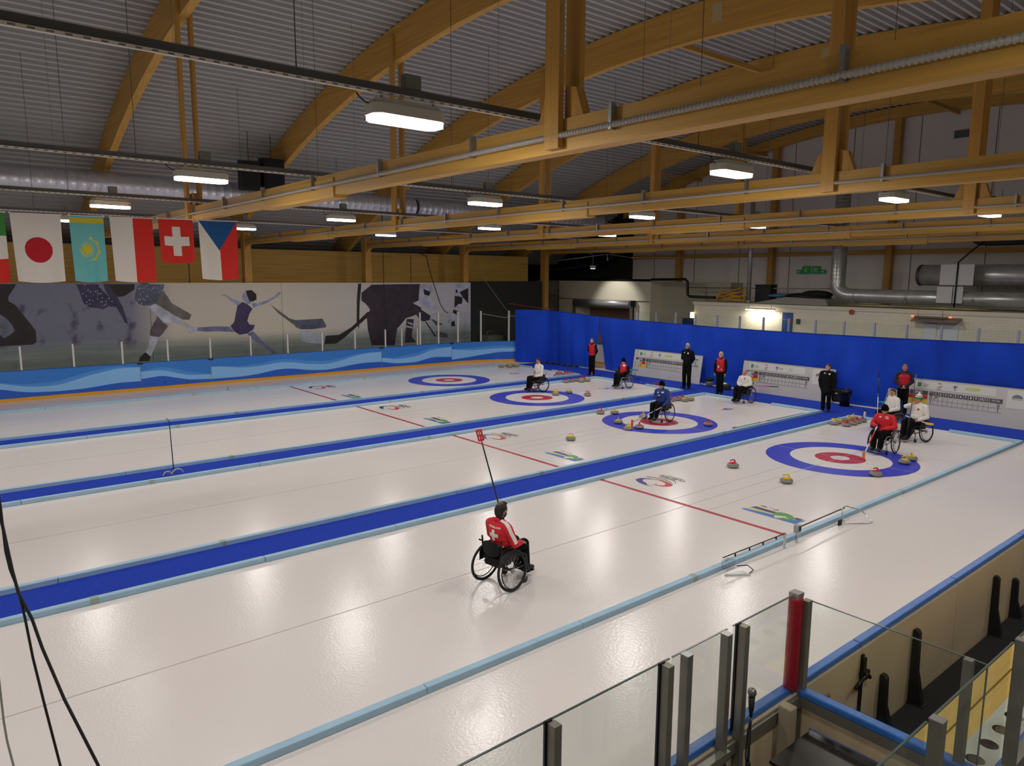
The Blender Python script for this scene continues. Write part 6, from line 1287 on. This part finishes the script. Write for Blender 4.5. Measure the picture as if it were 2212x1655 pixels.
# --- 9 woman in long black jacket
s = stand_body(1.68, JBLK, None, SKIN, math.radians(-12), .05, [((.0, -.26, 1.14), (.06, -.22, .92), (.2, .1, -1), (0, -1, 0), .7), ((-.02, .27, 1.14), (.04, .25, .92), (.2, -.1, -1), (0, 1, 0), .7)], GLOVE, PANT, JBLK, 1.14, True, .10)
o = put(s, 6.18, 3.62, math.radians(192), 'dark-haired woman in long black jacket standing beside the rubbish bin', .014, .008); add_hair(s, o, mat('hair_auburn', (64, 34, 26), .6), 'tail')
decal(o, [(-.10, .03, -.05, .06), (.06, .0, .11, .05)], (.2, 0, 1.30), (0, 1, 0), (0, 0, 1), (1, 0, 0), TW, 'chest_print', 3)
t = empty('shoulder_bag', (6.46, 3.40, .34), .3, 'bulky black bag hanging at the side of the woman in black', 'bag'); MB().bbox(-.10, .10, -.15, .15, 0, .46, .07).build('bag_body', mat('bag_soft_black', (12, 12, 13), .8), t); MB().tube([(0, -.1, .44), (-.05, .12, .62), (0, .1, .44)], .015, 6).build('strap', BLACK, t); MB().box(-.125, -.12, -.05, .03, .30, .33).build('bag_print', TW, t)
# --- 10 standing man in red and dark jacket
s = stand_body(1.78, VRED, JNAV, SKIN2, math.radians(5), .12, [((.04, -.26, 1.18), (.22, -.06, 1.02), (.3, .9, -.2), (.8, -.2, .5), .6), ((.04, .26, 1.18), (.22, .06, 1.02), (.3, -.9, -.2), (.8, .2, .5), .6)], None, PANT, JNAV, 1.02, False, .09)
k_ = [i for i, q in enumerate(s.p) if q[0] == 'c'][0]; s.p[k_] = (*s.p[k_][:5], JNAV)
o = put(s, 7.45, 1.60, math.radians(204), 'man in red and navy vest standing with folded hands beside the rightmost scoreboard', .014, .008); add_hair(s, o, HSAND)
MB().tube([(-.07, -.075, 1.50), (.03, -.09, 1.475), (.09, -.04, 1.43), (.10, 0, 1.40), (.09, .04, 1.43), (.03, .09, 1.475), (-.07, .075, 1.50)], .024, 8).build('hood_collar', JNAV, o)
# --- 11 seated player in white turned away left
rz = math.radians(150); X, Y = 4.70, .72
wheelchair(X, Y, rz, 'dark wheelchair behind the red player on the nearest sheet', None, CSIL, False, .27, mat('guard_dark', (30, 30, 32), .4))
s = seat_body(JWHI, None, SKIN2, .03, math.radians(12), .15, [((.05, -.27, .72), (.26, -.16, .64), (1, .1, -.2), (0, -.2, 1), .6), ((.05, .27, .72), (.26, .16, .64), (1, -.1, -.2), (0, .2, 1), .6)], None, 1, PANT, JWHI, 1.0, .50, SHOE, .0)
o = put(s, X, Y, rz, 'bare-headed player in white jacket, seated in a wheelchair behind the red player'); add_hair(s, o, HDG)
stick((4.15, .95, .55), (4.40, 1.12, 1.98), ((.35, KW), (.42, KG), (.7, KB), (.74, KR), (1, KB)), 'tall black and white stick standing upright between the players at the right', r=.013)
# --- 12 player in red with black beanie on the nearest house
rz = math.radians(184); X, Y = 1.66, -.36
wheelchair(X, Y, rz, 'wheelchair with glinting spokes under the red player on the nearest house', mat('frame_pale', (150, 146, 140)), CHROME, False, .28)
s = seat_body(JRED, None, SKIN, .06, math.radians(6), .3, [((.10, -.29, .72), (.34, -.10, .74), (.5, .6, .4), (.6, -.2, .7), 1.2), ((.10, .29, .72), (.32, .02, .64), (.7, -.6, -.2), (.3, .5, .8), 1.2)], GLOVE, 1, PANT, JBLK, 1.06, .50, SHOE, -.03)
o = put(s, X, Y, rz, 'player in red jacket, glasses and black beanie, seated in a wheelchair on the nearest house'); add_hair(s, o, BEAN, 'beanie'); glasses(s, o)
decal(o, [(-.11, .02, -.05, .045), (.05, .04, .11, .055), (.06, .0, .13, .02)], (.25, 0, .93), (0, 1, 0), (0, 0, 1), (1, 0, 0), TW, 'chest_print', 3)
hb = o.matrix_basis @ V(.42, -.04, .78)
t, d = stick(tuple(hb), (.36, -.44, .10), ((.06, GLOVE), (.2, KW), (.62, KR), (1, KW)), 'red and white curling broom with an orange brush held by the player in red', r=.017); MB().bbox(-.03, .03, -.025, .025, -.095, .10, .01).build('brush_head', OR, t)
# --- 13 player in white with tricolour bobble hat
rz = math.radians(166); X, Y = 3.84, -.34
wheelchair(X, Y, rz, 'black wheelchair under the player with the bobble hat', None, None, False, .27)
s = seat_body(JWHI, None, SKIN2, .0, math.radians(-12), .0, [((.16, -.30, .96), (.24, -.06, 1.06), (.1, .8, .6), (.7, -.4, .4), 1.0), ((.02, .28, .72), (.24, .18, .64), (1, -.1, 0), (0, .3, 1), .8)], None, 1, PANT, JWHI, 1.05, .50, SHOE, .02)
o = put(s, X, Y, rz, 'player in white jacket and green, white and red bobble hat, seated in a wheelchair')
HG_, HW_, HR_ = mat('hat_green', (24, 130, 70), .9), mat('hat_white', (226, 224, 218), .9), mat('hat_red', (190, 40, 40), .9)
hat = s.cap('bobble_hat', o, HG_, (.112, .096, .15), .015, hat_cond)
hat.data.materials.append(HW_); hat.data.materials.append(HR_); hinv = s.hr.transposed()
for p in hat.data.polygons:
    zz = (hinv @ (p.center-s.hc)).z; p.material_index = 0 if zz < .055 else (1 if zz < .09 else (2 if zz < .115 else 1))
b = MB(); b.ell((0, 0, .17), (.032, .032, .030), 12, 8); b.xf(Matrix.Translation(s.hc) @ s.hr.to_4x4()); b.build('bobble', HW_, hat)
decal(o, [(.05, .0, .10, .05)], (.2, 0, .90), (0, 1, 0), (0, 0, 1), (1, 0, 0), mat('crest_red', (190, 40, 50), .7), 'chest_crest', 3)
t, d = stick((3.86, .02, .66), (3.55, -.72, .58), ((1, KW),), 'white stick with a yellow pad lying across the lap of the bobble hat player', r=.016); MB().bbox(-.035, .035, -.14, .06, -.03, .03, .01).build('yellow_pad', mat('pad_yellow', (232, 176, 50), .6), t)
t, d = stick((3.30, -.30, .45), (3.34, -.38, 1.98), ((1, mat('shaft_dull', (90, 86, 84), .4)),), 'thin grey stick held upright before the bobble hat player', r=.011)
